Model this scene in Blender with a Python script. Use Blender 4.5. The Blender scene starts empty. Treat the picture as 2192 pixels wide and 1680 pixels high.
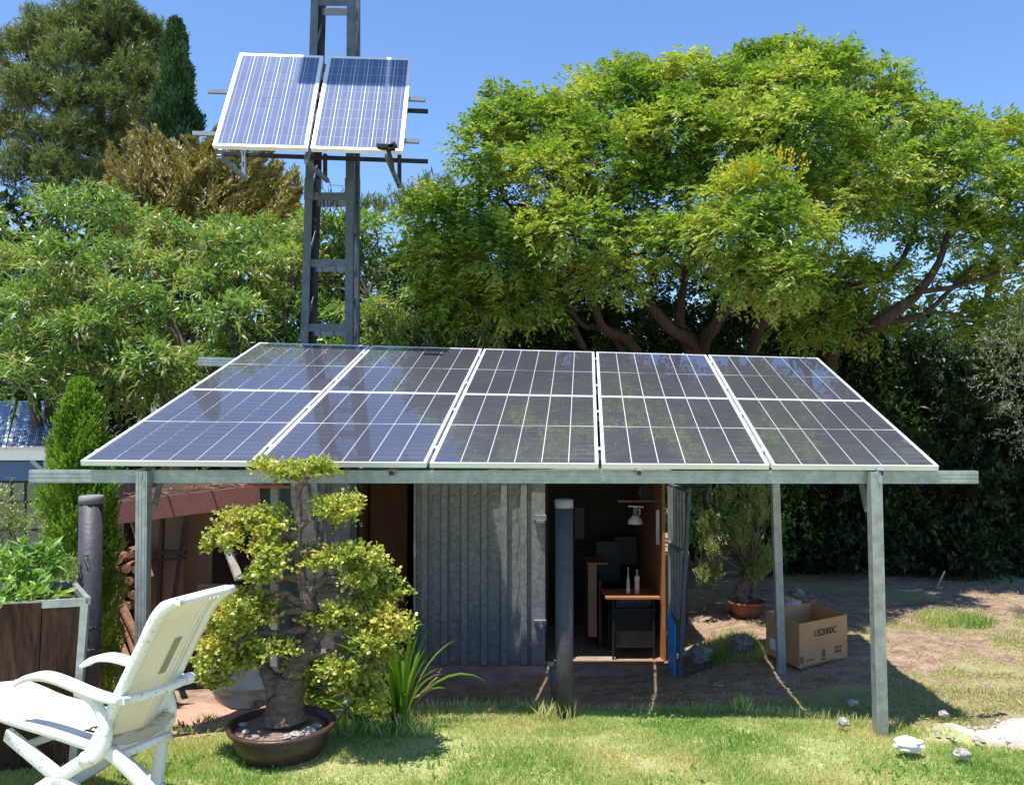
import bpy, math, random
import numpy as np
from mathutils import Vector, Matrix
random.seed(7); R = np.random.default_rng(11)
scene = bpy.context.scene
COL = scene.collection
# ------------------------------------------------------------------ camera
FOC, U0, V0, HOR, EYE = 1800.0, 1096.0, 840.0, 900.0, 2.1
PITCH = math.atan((HOR - V0) / FOC)
cam_d = bpy.data.cameras.new('camera'); cam = bpy.data.objects.new('camera', cam_d); COL.objects.link(cam)
cam.location = (0, 0, EYE); cam.rotation_euler = (math.pi/2 + PITCH, 0, 0)
cam_d.sensor_width = 36; cam_d.lens = 36*FOC/2192; cam_d.clip_end = 3000; cam_d.clip_start = .05
scene.camera = cam
# ------------------------------------------------------------------ sky, sun, exposure
TX, TY = .21, .19                      # how far a shadow runs right / back per metre of drop
sdir = Vector((-TX, -TY, 1)).normalized()
elev = math.asin(sdir.z); azim = math.atan2(sdir.x, sdir.y)
W = bpy.data.worlds.new('World'); scene.world = W; W.use_nodes = True
nt = W.node_tree; nt.nodes.clear()
sky = nt.nodes.new('ShaderNodeTexSky'); sky.sky_type = 'NISHITA'; sky.sun_disc = False
sky.sun_elevation = elev; sky.sun_rotation = azim; sky.altitude = 0; sky.air_density = 1.0; sky.dust_density = 0; sky.ozone_density = 9
bg = nt.nodes.new('ShaderNodeBackground'); bg.inputs[1].default_value = .15
wo = nt.nodes.new('ShaderNodeOutputWorld'); nt.links.new(sky.outputs[0], bg.inputs[0]); nt.links.new(bg.outputs[0], wo.inputs[0])
sun_d = bpy.data.lights.new('sun', 'SUN'); sun_d.energy = 5.0; sun_d.angle = math.radians(.5); sun_d.color = (1, .955, .89)
sun = bpy.data.objects.new('sun', sun_d); COL.objects.link(sun)
sun.rotation_euler = sdir.to_track_quat('Z', 'Y').to_euler()
scene.view_settings.view_transform = 'Standard'; scene.view_settings.look = 'None'
scene.view_settings.exposure = .62; scene.view_settings.gamma = 1
scene.render.engine = 'CYCLES'
scene.cycles.max_bounces = 6; scene.cycles.transparent_max_bounces = 8

# ------------------------------------------------------------------ helpers
def P(u, v, D):
    cx = (u-U0)/FOC; cy = (V0-v)/FOC
    dy = math.cos(PITCH) - cy*math.sin(PITCH); dz = math.sin(PITCH) + cy*math.cos(PITCH)
    k = D/dy
    return Vector((cx*k, D, EYE + dz*k))
def X(u, D): return (u-U0)/FOC*D
def Z(v, D): return P(U0, v, D).z

ORG = {}
def origin(o): return ORG.get(o.name, Vector((0, 0, 0)))
def tag(o, label=None, cat=None, group=None, kind=None):
    if label: o['label'] = label
    if cat: o['category'] = cat
    if group: o['group'] = group
    if kind: o['kind'] = kind
    return o
def empty(name, loc, label, cat, group=None):
    o = bpy.data.objects.new(name, None); COL.objects.link(o); o.location = loc
    o.empty_display_size = .1
    ORG[o.name] = Vector(loc); return tag(o, label, cat, group)
def link_mesh(name, me, mat, parent=None, org=None):
    o = bpy.data.objects.new(name, me); COL.objects.link(o)
    if isinstance(mat, (list, tuple)):
        for m in mat: me.materials.append(m)
    elif mat: me.materials.append(mat)
    if parent is not None:
        o.parent = parent; ORG[o.name] = origin(parent)
    else:
        o.location = org if org is not None else (0, 0, 0); ORG[o.name] = Vector(o.location)
    return o
class MB:
    def __init__(s): s.v = []; s.f = []; s.sm = []; s.mi = []; s.m = 0
    def add(s, vs, fs, smooth=False):
        b = len(s.v); s.v += [tuple(p) for p in vs]
        for f in fs: s.f.append(tuple(i+b for i in f)); s.sm.append(smooth); s.mi.append(s.m)
        return s
    def frame(s, o, ax, ay, az, lx, ly, lz):      # box from origin along three axes, centred on all
        o = Vector(o); vs = [o + ax*(i*lx/2) + ay*(j*ly/2) + az*(k*lz/2) for i in (-1, 1) for j in (-1, 1) for k in (-1, 1)]
        return s.add(vs, [(0,1,3,2),(4,6,7,5),(0,4,5,1),(2,3,7,6),(0,2,6,4),(1,5,7,3)])
    def box(s, c, d, rz=0):
        ax = Vector((math.cos(rz), math.sin(rz), 0)); ay = Vector((-math.sin(rz), math.cos(rz), 0))
        return s.frame(c, ax, ay, Vector((0, 0, 1)), *d)
    def mm(s, x0, x1, y0, y1, z0, z1): return s.box(((x0+x1)/2, (y0+y1)/2, (z0+z1)/2), (x1-x0, y1-y0, z1-z0))
    def bar(s, a, b, w, h, up=(0, 0, 1)):         # w across, h along up
        a = Vector(a); b = Vector(b); d = (b-a); L = d.length; d.normalize(); up = Vector(up)
        x = d.cross(up)
        if x.length < 1e-4: x = d.cross(Vector((0, 1, 0)))
        x.normalize(); z = x.cross(d).normalized()
        return s.frame((a+b)/2, d, x, z, L, w, h)
    def tube(s, pts, rad, n=8, cap=True, smooth=True, lump=0):
        pts = [Vector(p) for p in pts]
        if not hasattr(rad, '__len__'): rad = [rad]*len(pts)
        b = len(s.v); ref = None
        for i, p in enumerate(pts):
            t = (pts[min(i+1, len(pts)-1)] - pts[max(i-1, 0)]).normalized()
            if ref is None:
                ref = t.orthogonal().normalized()
            ref = (ref - t*ref.dot(t)); ref = ref.normalized() if ref.length > 1e-5 else t.orthogonal().normalized()
            o = t.cross(ref)
            for k in range(n):
                a = 2*math.pi*k/n; r = rad[i]*(1 + (random.uniform(-lump, lump) if lump else 0))
                s.v.append(tuple(p + ref*(math.cos(a)*r) + o*(math.sin(a)*r)))
        for i in range(len(pts)-1):
            for k in range(n):
                k2 = (k+1) % n
                s.f.append((b+i*n+k, b+i*n+k2, b+(i+1)*n+k2, b+(i+1)*n+k)); s.sm.append(smooth); s.mi.append(s.m)
        if cap:
            s.f.append(tuple(b+k for k in range(n))[::-1]); s.sm.append(False); s.mi.append(s.m)
            s.f.append(tuple(b+(len(pts)-1)*n+k for k in range(n))); s.sm.append(False); s.mi.append(s.m)
        return s
    def lathe(s, c, prof, n=32, smooth=True, axis=None, lump=0):
        c = Vector(c); b = len(s.v)
        az = Vector(axis).normalized() if axis else Vector((0, 0, 1)); ax = az.orthogonal().normalized() if axis else Vector((1, 0, 0)); ay = az.cross(ax)
        for r, z in prof:
            for k in range(n):
                a = 2*math.pi*k/n; rr = r*(1+random.uniform(-lump, lump)) if lump else r
                s.v.append(tuple(c + ax*(math.cos(a)*rr) + ay*(math.sin(a)*rr) + az*z))
        for i in range(len(prof)-1):
            for k in range(n):
                k2 = (k+1) % n
                s.f.append((b+i*n+k, b+i*n+k2, b+(i+1)*n+k2, b+(i+1)*n+k)); s.sm.append(smooth); s.mi.append(s.m)
        for i, rev in ((0, True), (len(prof)-1, False)):
            if prof[i][0] > 1e-4:
                t = tuple(b+i*n+k for k in range(n)); s.f.append(t[::-1] if rev else t); s.sm.append(False); s.mi.append(s.m)
        return s
    def sheet(s, grid, thick=None):               # grid[i][j] of points
        n = len(grid); m = len(grid[0]); b = len(s.v)
        for row in grid: s.v += [tuple(p) for p in row]
        for i in range(n-1):
            for j in range(m-1):
                s.f.append((b+i*m+j, b+(i+1)*m+j, b+(i+1)*m+j+1, b+i*m+j+1)); s.sm.append(False); s.mi.append(s.m)
        return s
    def build(s, name, mat, parent=None, org=None, bevel=0):
        o0 = origin(parent) if parent is not None else (Vector(org) if org is not None else Vector((0, 0, 0)))
        me = bpy.data.meshes.new(name)
        me.from_pydata([(p[0]-o0.x, p[1]-o0.y, p[2]-o0.z) for p in s.v], [], s.f)
        me.polygons.foreach_set('use_smooth', s.sm)
        o = link_mesh(name, me, mat, parent, o0 if parent is None else None)
        me.polygons.foreach_set('material_index', s.mi)
        me.update()
        if bevel:
            md = o.modifiers.new('bevel', 'BEVEL'); md.width = bevel; md.segments = 2; md.limit_method = 'ANGLE'
        return o
def rock(name, c, r, mat, seed=0, parent=None, flat=.6):
    rr = np.random.default_rng(seed); mb = MB(); n, m = 18, 11; g = []
    an = np.arange(n)/n*6.283; amp = np.stack([1+.16*np.sin(an*2+rr.random()*6+i*.5)+.10*np.sin(an*5+i*1.1+seed)+rr.uniform(-.07, .07, n) for i in range(m+1)]); amp = np.where(amp > 1.12, 1.12, amp)
    pts = []
    for i in range(m+1):
        th = math.pi*i/m
        for k in range(n):
            a = 2*math.pi*k/n; q = amp[i, k] if 0 < i < m else 1
            pts.append((c[0]+r[0]*q*math.sin(th)*math.cos(a), c[1]+r[1]*q*math.sin(th)*math.sin(a), c[2]+r[2]*q*math.cos(th)))
    fs = [(i*n+k, (i+1)*n+k, (i+1)*n+(k+1) % n, i*n+(k+1) % n) for i in range(m) for k in range(n)]
    mb.add(pts, fs, False); return mb.build(name, mat, parent, c)

# ------------------------------------------------------------------ materials
def mat(name, col, rough=.7, metal=0, var=0, scale=8, bump=0, bscale=40, col2=None, coat=0, spec=.5, stretch=None, crough=.03, detail=6):
    m = bpy.data.materials.new(name); m.use_nodes = True; t = m.node_tree; b = t.nodes['Principled BSDF']
    b.inputs['Base Color'].default_value = (*col, 1); b.inputs['Roughness'].default_value = rough; b.inputs['Metallic'].default_value = metal
    b.inputs['Specular IOR Level'].default_value = spec
    if coat: b.inputs['Coat Weight'].default_value = coat; b.inputs['Coat Roughness'].default_value = crough
    tc = t.nodes.new('ShaderNodeTexCoord'); vec = tc.outputs['Object']
    if stretch:
        mp = t.nodes.new('ShaderNodeMapping'); mp.inputs['Scale'].default_value = stretch; t.links.new(vec, mp.inputs[0]); vec = mp.outputs[0]
    if var or col2:
        n = t.nodes.new('ShaderNodeTexNoise'); n.inputs['Scale'].default_value = scale; n.inputs['Detail'].default_value = detail; n.inputs['Roughness'].default_value = .65
        t.links.new(vec, n.inputs['Vector'])
        cr = t.nodes.new('ShaderNodeValToRGB'); cr.color_ramp.elements[0].position = .33; cr.color_ramp.elements[1].position = .67
        c2 = col2 if col2 else tuple(min(1, c*(1+var)) for c in col)
        c1 = col if col2 else tuple(c*(1-var) for c in col)
        cr.color_ramp.elements[0].color = (*c1, 1); cr.color_ramp.elements[1].color = (*c2, 1)
        t.links.new(n.outputs[0], cr.inputs[0]); t.links.new(cr.outputs[0], b.inputs['Base Color'])
    if bump:
        n2 = t.nodes.new('ShaderNodeTexNoise'); n2.inputs['Scale'].default_value = bscale; n2.inputs['Detail'].default_value = 5
        t.links.new(vec, n2.inputs['Vector'])
        bp = t.nodes.new('ShaderNodeBump'); bp.inputs['Strength'].default_value = bump; bp.inputs['Distance'].default_value = .02
        t.links.new(n2.outputs[0], bp.inputs['Height']); t.links.new(bp.outputs[0], b.inputs['Normal'])
    return m
def leafmat(name, cols, trans=.35, rough=.45, noise=1.3, spec=.4):
    """leaf colours differ from leaf to leaf; cols = list of (pos, rgb)"""
    m = bpy.data.materials.new(name); m.use_nodes = True; t = m.node_tree; b = t.nodes['Principled BSDF']; out = t.nodes['Material Output']
    b.inputs['Roughness'].default_value = rough; b.inputs['Specular IOR Level'].default_value = spec
    g = t.nodes.new('ShaderNodeNewGeometry'); tc = t.nodes.new('ShaderNodeTexCoord')
    n = t.nodes.new('ShaderNodeTexNoise'); n.inputs['Scale'].default_value = noise; n.inputs['Detail'].default_value = 3
    t.links.new(tc.outputs['Object'], n.inputs['Vector'])
    a = t.nodes.new('ShaderNodeMath'); a.operation = 'MULTIPLY_ADD'; a.inputs[1].default_value = 1.5; a.inputs[2].default_value = -.5
    t.links.new(n.outputs[0], a.inputs[0])
    mx = t.nodes.new('ShaderNodeMath'); mx.operation = 'MULTIPLY_ADD'; mx.inputs[1].default_value = .55
    t.links.new(g.outputs['Random Per Island'], mx.inputs[0]); t.links.new(a.outputs[0], mx.inputs[2])
    cr = t.nodes.new('ShaderNodeValToRGB')
    while len(cr.color_ramp.elements) < len(cols): cr.color_ramp.elements.new(.5)
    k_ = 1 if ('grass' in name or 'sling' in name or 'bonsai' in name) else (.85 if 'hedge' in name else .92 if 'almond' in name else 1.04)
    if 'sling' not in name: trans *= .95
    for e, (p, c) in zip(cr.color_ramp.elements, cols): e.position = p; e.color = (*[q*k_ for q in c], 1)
    t.links.new(mx.outputs[0], cr.inputs[0]); t.links.new(cr.outputs[0], b.inputs['Base Color'])
    if trans:
        tr = t.nodes.new('ShaderNodeBsdfTranslucent'); ms = t.nodes.new('ShaderNodeMixShader'); ms.inputs[0].default_value = trans
        hs = t.nodes.new('ShaderNodeMixRGB'); hs.blend_type = 'MULTIPLY'; hs.inputs[0].default_value = 1; hs.inputs[2].default_value = (1.25, 1.35, .55, 1) if 'sling' not in name else (1.1, 1.08, 1.0, 1)
        t.links.new(cr.outputs[0], hs.inputs[1]); t.links.new(hs.outputs[0], tr.inputs[0])
        t.links.new(b.outputs[0], ms.inputs[1]); t.links.new(tr.outputs[0], ms.inputs[2]); t.links.new(ms.outputs[0], out.inputs[0])
    return m
M = {}
M['galv'] = mat('galvanised steel', (.36, .385, .37), .45, .45, var=.22, scale=14, bump=.1, bscale=60)
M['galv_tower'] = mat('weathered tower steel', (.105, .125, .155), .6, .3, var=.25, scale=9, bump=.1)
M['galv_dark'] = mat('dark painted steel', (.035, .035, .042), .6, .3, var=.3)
M['galv_sheet'] = mat('galvanised sheet', (.28, .285, .28), .5, .5, var=.3, scale=22, bump=.12, bscale=90)
M['alu'] = mat('anodised aluminium', (.72, .73, .74), .38, .55, var=.06)
M['alu_white'] = mat('white panel frame', (.8, .8, .8), .4, .2, var=.04)
M['rail'] = mat('aluminium rail', (.38, .38, .39), .45, .7, var=.1)
M['black_plastic'] = mat('black plastic', (.02, .02, .022), .45, var=.3)
M['pipe'] = mat('grey black pipe', (.045, .045, .055), .55, var=.25, scale=12, bump=.15)
M['pipe_cap'] = mat('grey tape cap', (.22, .22, .24), .6, var=.2)
M['white_plastic'] = mat('white plastic', (.78, .78, .76), .35, var=.06, scale=5, bump=.05)
M['peel'] = mat('peeling white paint', (.42, .41, .37), .6, col2=(.8, .8, .77), scale=55, bump=.15, bscale=70, detail=3)
for e_, p_ in zip([n for n in M['peel'].node_tree.nodes if n.bl_idname == 'ShaderNodeValToRGB'][0].color_ramp.elements, (.36, .40)): e_.position = p_
M['sling'] = leafmat('beige woven sling', [(0, (.66, .64, .55)), (1, (.76, .74, .65))], .45, rough=.8, noise=3)
_t = M['sling'].node_tree; _b = _t.nodes['Principled BSDF']; _w = _t.nodes.new('ShaderNodeTexWave'); _w.bands_direction = 'Z'; _w.inputs['Scale'].default_value = 26; _w.inputs['Distortion'].default_value = .15
_c = _t.nodes.new('ShaderNodeTexCoord'); _t.links.new(_c.outputs['Object'], _w.inputs['Vector']); _r = _t.nodes.new('ShaderNodeValToRGB'); _r.color_ramp.elements[0].position = .2; _r.color_ramp.elements[0].color = (.45, .43, .34, 1); _r.color_ramp.elements[1].position = .6; _r.color_ramp.elements[1].color = (.76, .74, .64, 1)
_t.links.new(_w.outputs['Color'], _r.inputs[0]); _t.links.new(_r.outputs[0], _b.inputs['Base Color'])
M['sling_patch'] = mat('grey sling patch', (.27, .27, .2), .8, var=.1)
M['clay'] = mat('dark glazed clay', (.05, .028, .024), .38, col2=(.085, .045, .036), scale=10, bump=.2, bscale=25)
M['terracotta'] = mat('terracotta', (.24, .085, .045), .7, var=.2)
M['soil'] = mat('potting soil', (.16, .10, .07), .95, col2=(.3, .21, .16), scale=40, bump=.8, bscale=60)
M['bark_bonsai'] = mat('bonsai bark', (.085, .058, .045), .85, col2=(.23, .165, .13), scale=22, bump=.9, bscale=45, stretch=(1, 1, 2.2))
M['bark'] = mat('reddish tree bark', (.03, .02, .017), .9, col2=(.095, .058, .047), scale=9, bump=.9, bscale=22, stretch=(3, 3, .7))
M['bark_grey'] = mat('grey tree bark', (.05, .042, .035), .9, col2=(.12, .10, .085), scale=8, bump=.6)
M['planter_wood'] = mat('weathered brown plywood', (.022, .012, .008), .75, col2=(.075, .04, .023), scale=6, bump=.4, bscale=30, stretch=(6, 6, .8), spec=.15)
M['red_board'] = mat('red painted board', (.42, .11, .08), .7, var=.15)
M['purple_felt'] = mat('brown roof felt', (.25, .095, .085), .9, col2=(.36, .16, .145), scale=60, bump=.5, bscale=140)
M['wood'] = mat('raw timber', (.24, .12, .06), .75, col2=(.36, .2, .11), scale=9, stretch=(1, 1, 6), bump=.2)
M['wood_dark'] = mat('dark stained timber', (.045, .022, .018), .6, var=.3)
M['wood_red'] = mat('split firewood', (.2, .085, .045), .8, col2=(.34, .18, .1), scale=16, bump=.5)
M['board_beige'] = mat('beige laminate board', (.27, .17, .11), .7, var=.08, scale=3)
M['osb'] = mat('brown plywood lining', (.12, .05, .025), .8, col2=(.19, .085, .04), scale=7, stretch=(1, 1, .5))
M['orange_wood'] = mat('orange varnished wood', (.36, .14, .05), .5, col2=(.46, .2, .08), scale=5, stretch=(1, 1, 5))
M['teal'] = mat('faded teal sheet', (.07, .14, .14), .6, var=.25, scale=3)
M['blue'] = mat('blue paint', (.03, .33, .72), .45, var=.12, scale=4)
M['black_metal'] = mat('sooty black metal', (.02, .019, .018), .55, .3, var=.5, scale=20)
M['cardboard'] = mat('cardboard', (.52, .28, .12), .85, var=.08, scale=5, bump=.1)
M['ink'] = mat('black ink', (.02, .017, .015), .8)
M['paper'] = mat('white paper', (.75, .75, .74), .8)
M['concrete'] = mat('old concrete', (.24, .18, .15), .9, col2=(.38, .31, .27), scale=5, bump=.4)
M['stone'] = mat('pale stone', (.28, .25, .22), .9, col2=(.45, .41, .37), scale=10, bump=.6)
M['cream'] = mat('cream stone', (.5, .45, .36), .9, col2=(.66, .6, .5), scale=6, bump=.5)
M['white_rock'] = mat('white rock', (.72, .71, .7), .85, var=.1, bump=.5, bscale=18)
M['dark_rock'] = mat('grey rock', (.16, .14, .125), .9, col2=(.3, .27, .25), scale=8, bump=.6)
M['red_tile'] = mat('red plastic sheet', (.6, .16, .11), .5, var=.1)
M['glass_bottle'] = mat('clear bottle glass', (.55, .5, .47), .08, spec=.8)
M['backsheet'] = mat('white backsheet under glass', (.72, .73, .75), .5, coat=1, crough=.02)
M['backsheet_old'] = mat('white backsheet of old panel', (.72, .74, .78), .5, coat=1, crough=.06)
M['hill'] = mat('far hill', (.06, .09, .06), .95, col2=(.12, .13, .09), scale=.05)
M['glass_pane'] = mat('dusty greenhouse glass', (.14, .16, .14), .12, var=.3, scale=2, coat=.6)
M['blue_fabric'] = mat('blue shade cloth', (.10, .17, .32), .8, var=.1)

def cellmat(name, c1, c2, lines, period, diffuse_rough=.5, crough=.02, spark=(.3, .33, .4), metal=0, ior=1.8):
    """silicon cell: fine printed silver fingers along x, from UV"""
    m = bpy.data.materials.new(name); m.use_nodes = True; t = m.node_tree; b = t.nodes['Principled BSDF']
    oi = t.nodes.new('ShaderNodeObjectInfo'); cr = t.nodes.new('ShaderNodeValToRGB')
    cr.color_ramp.elements[0].color = (*c1, 1); cr.color_ramp.elements[1].color = (*c2, 1); t.links.new(oi.outputs['Random'], cr.inputs[0])
    tc = t.nodes.new('ShaderNodeTexCoord'); sx = t.nodes.new('ShaderNodeSeparateXYZ'); t.links.new(tc.outputs['UV'], sx.inputs[0])
    w = t.nodes.new('ShaderNodeMath'); w.operation = 'MULTIPLY'; w.inputs[1].default_value = period; t.links.new(sx.outputs[0], w.inputs[0])
    fr = t.nodes.new('ShaderNodeMath'); fr.operation = 'FRACT'; t.links.new(w.outputs[0], fr.inputs[0])
    pk = t.nodes.new('ShaderNodeMath'); pk.operation = 'PINGPONG'; pk.inputs[1].default_value = .5; t.links.new(fr.outputs[0], pk.inputs[0])
    lt = t.nodes.new('ShaderNodeMath'); lt.operation = 'GREATER_THAN'; lt.inputs[1].default_value = .5-lines; t.links.new(pk.outputs[0], lt.inputs[0])
    mx = t.nodes.new('ShaderNodeMixRGB'); t.links.new(lt.outputs[0], mx.inputs[0]); t.links.new(cr.outputs[0], mx.inputs[1]); mx.inputs[2].default_value = (*spark, 1)
    # dust film
    n = t.nodes.new('ShaderNodeTexNoise'); n.inputs['Scale'].default_value = 1.6; n.inputs['Detail'].default_value = 8; t.links.new(tc.outputs['Object'], n.inputs['Vector'])
    dm = t.nodes.new('ShaderNodeMath'); dm.operation = 'MULTIPLY'; dm.inputs[1].default_value = .09; t.links.new(n.outputs[0], dm.inputs[0])
    m2 = t.nodes.new('ShaderNodeMixRGB'); t.links.new(dm.outputs[0], m2.inputs[0]); t.links.new(mx.outputs[0], m2.inputs[1]); m2.inputs[2].default_value = (.55, .5, .46, 1)
    t.links.new(m2.outputs[0], b.inputs['Base Color']); b.inputs['Roughness'].default_value = diffuse_rough
    b.inputs['Metallic'].default_value = metal; b.inputs['Coat Weight'].default_value = 1; b.inputs['Coat Roughness'].default_value = crough; b.inputs['Coat IOR'].default_value = ior
    return m
M['cell'] = cellmat('mono silicon cell', (.085, .078, .11), (.10, .092, .125), .05, 10, spark=(.26, .25, .28), metal=.5, diffuse_rough=.3, ior=1.62)
M['cell_old'] = cellmat('blue poly silicon cell', (.012, .05, .17), (.028, .075, .20), .018, 2, ior=1.5, crough=.03, metal=0, diffuse_rough=.7, spark=(.6, .62, .66))

M['leaf_right'] = leafmat('golden rain tree leaf', [(.1, (.05, .12, .02)), (.3, (.14, .24, .035)), (.6, (.27, .36, .055)), (.95, (.52, .51, .14))], .42, rough=.4)
M['leaf_right_dark'] = leafmat('tree leaf coloured as shaded', [(.1, (.014, .036, .008)), (.6, (.035, .075, .014)), (1, (.08, .13, .02))], .2)  # darker copy of the crown leaf; the inner crown's shade is in the colour
M['leaf_yellow'] = leafmat('yellow blossom', [(0, (.5, .38, .02)), (1, (.7, .6, .05))], .3)
M['leaf_peach'] = leafmat('almond leaf', [(.1, (.05, .12, .03)), (.35, (.13, .25, .05)), (.6, (.25, .37, .085)), (.95, (.50, .46, .22))], .38, rough=.36, spec=.5)
M['leaf_pine'] = leafmat('pine needle', [(.1, (.055, .085, .04)), (.5, (.14, .185, .08)), (1, (.27, .31, .14))], .3, noise=.6)
M['leaf_cypress'] = leafmat('cypress scale leaf', [(.1, (.02, .055, .02)), (.7, (.05, .11, .04)), (1, (.11, .18, .06))], .12, noise=.9)
M['leaf_gold'] = leafmat('golden cypress leaf', [(.1, (.08, .085, .03)), (.5, (.24, .20, .06)), (1, (.48, .38, .13))], .25, noise=1)
M['leaf_thuja'] = leafmat('bright juniper leaf', [(.1, (.06, .15, .02)), (.5, (.17, .30, .03)), (1, (.34, .44, .06))], .38, noise=4)
M['leaf_hedge'] = leafmat('hedge leaf', [(.1, (.014, .032, .01)), (.6, (.035, .07, .018)), (1, (.08, .14, .03))], .25)  # dark leaf colour stands in for the shade of the big trees
M['leaf_olive'] = leafmat('silvery olive leaf', [(.1, (.12, .14, .085)), (.6, (.22, .24, .16)), (1, (.36, .36, .28))], .2)
M['leaf_jade'] = leafmat('succulent bonsai leaf', [(.05, (.10, .15, .03)), (.35, (.28, .35, .06)), (.65, (.48, .50, .09)), (1, (.68, .50, .12))], .32, rough=.3, noise=5, spec=.6)
M['leaf_strap'] = leafmat('strap leaf', [(.1, (.05, .13, .012)), (1, (.17, .30, .025))], .4, rough=.3, noise=2, spec=.6)
M['leaf_weed'] = leafmat('planter leaf', [(.1, (.07, .18, .03)), (.6, (.20, .36, .07)), (1, (.36, .48, .14))], .38, noise=3)
M['leaf_shrub'] = leafmat('dry green shrub leaf', [(.1, (.12, .18, .05)), (.6, (.27, .33, .10)), (1, (.45, .42, .18))], .3, noise=3)
M['grass'] = leafmat('grass blade', [(.1, (.15, .30, .06)), (.32, (.28, .45, .11)), (.52, (.48, .57, .21)), (.7, (.66, .62, .34)), (1, (.76, .62, .42))], .42, rough=.5, noise=1.1)
M['grass_dry'] = leafmat('dry grass blade', [(.1, (.22, .27, .08)), (.5, (.42, .42, .17)), (1, (.6, .5, .3))], .35, noise=1.5)

# ------------------------------------------------------------------ ground height
GP = np.array([  # x, y, z
 (-3, 4.2, .08), (-2, 4.1, .08), (0, 4.2, .05), (2, 4.2, .03), (4, 4.4, 0), (-3, 5, .05), (-1, 5, .05), (1, 5, .05), (3, 5, 0), (4.5, 5.2, .03),
 (-2.4, 5.6, .0), (-1, 5.8, .05), (0, 6.0, .06), (1, 6.0, .05), (2, 5.9, .02), (3, 5.7, 0), (4, 5.7, .03), (5.5, 6, 0),
 (-3.2, 6.1, -.08), (-2.5, 6.6, -.22), (-1.4, 6.8, -.3), (0, 7, -.3), (1, 6.9, -.26), (2, 6.8, -.14), (3, 6.8, -.10), (4.5, 6.8, -.08),
 (-4.5, 5.5, 0), (-4.5, 7.5, -.2), (-3, 7.6, -.42), (-2, 8, -.5), (0, 8.2, -.58), (1.2, 8.2, -.56), (2, 7.9, -.27), (3, 8, -.22), (4.5, 8, -.18), (6, 8, -.15),
 (-2, 9.5, -.62), (0, 9.5, -.62), (1.4, 9.5, -.6), (2.6, 9.6, -.27), (4, 10, -.22), (6, 10, -.2), (3, 12, -.25), (6, 13, -.2), (0, 12, -.55), (-4, 10, -.4), (-7, 10, -.3), (-7, 6, 0), (-4, 14, -.4), (4, 16, -.25), (9, 16, -.2), (9, 8, -.1)])
def Hn(x, y):
    x = np.asarray(x, float); y = np.asarray(y, float); num = np.zeros(x.shape); den = np.zeros(x.shape)
    for gx, gy, gz in GP:
        d2 = (x-gx)**2+(y-gy)**2; w = np.exp(-d2/(2*.5**2)) + 2e-4*np.exp(-d2/(2*3.0**2)) + 1e-9/(1+d2)
        num += w*gz; den += w
    return num/den
def H(x, y): return float(Hn(np.array([x]), np.array([y]))[0])
def vnoise(x, y, f, seed=0):
    r = np.random.default_rng(seed); T = r.random((64, 64)); xx = x*f+500.3; yy = y*f+300.7
    i = np.floor(xx).astype(int); j = np.floor(yy).astype(int); fx = xx-i; fy = yy-j; fx = fx*fx*(3-2*fx); fy = fy*fy*(3-2*fy)
    a = T[i % 64, j % 64]; b = T[(i+1) % 64, j % 64]; c = T[i % 64, (j+1) % 64]; d = T[(i+1) % 64, (j+1) % 64]
    return a*(1-fx)*(1-fy)+b*fx*(1-fy)+c*(1-fx)*fy+d*fx*fy
EX = [-8, -3.4, -2.4, -1.7, -1.1, -.4, 1.2, 2, 2.6, 3.1, 3.6, 5, 9]; EY = [5.4, 5.5, 5.55, 5.75, 6.15, 6.3, 6.3, 6.1, 5.8, 5.45, 5.25, 5.2, 5.2]
def lawn_mask(x, y):
    e = np.interp(x, EX, EY) + (vnoise(x, y, 2.3, 1)-.5)*.35 + (vnoise(x, y, 7, 2)-.5)*.14
    return np.clip((e-y)/.12+.5, 0, 1)
def gravel_mask(x, y):
    d = np.hypot((x-4.05)/1.25, (y-5.62)/.30) + (vnoise(x, y, 4, 5)-.5)*.5
    return np.clip((1-d)/.2, 0, 1)
def path_mask(x, y):
    d = np.hypot((x+2.35)/1.25, (y-6.55)/1.1) + (vnoise(x, y, 3, 6)-.5)*.3
    return np.clip((1-d)/.2, 0, 1)
def patch_mask(x, y):      # thin grass on the dirt
    a = .03+vnoise(x, y, 1.1, 9)*.6+vnoise(x, y, 3.1, 10)*.4
    near = np.exp(-((y-6.3)/1.1)**2)*.20
    return np.clip((a+near-.56)/.14, 0, 1)*(x > 1.2)

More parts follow.
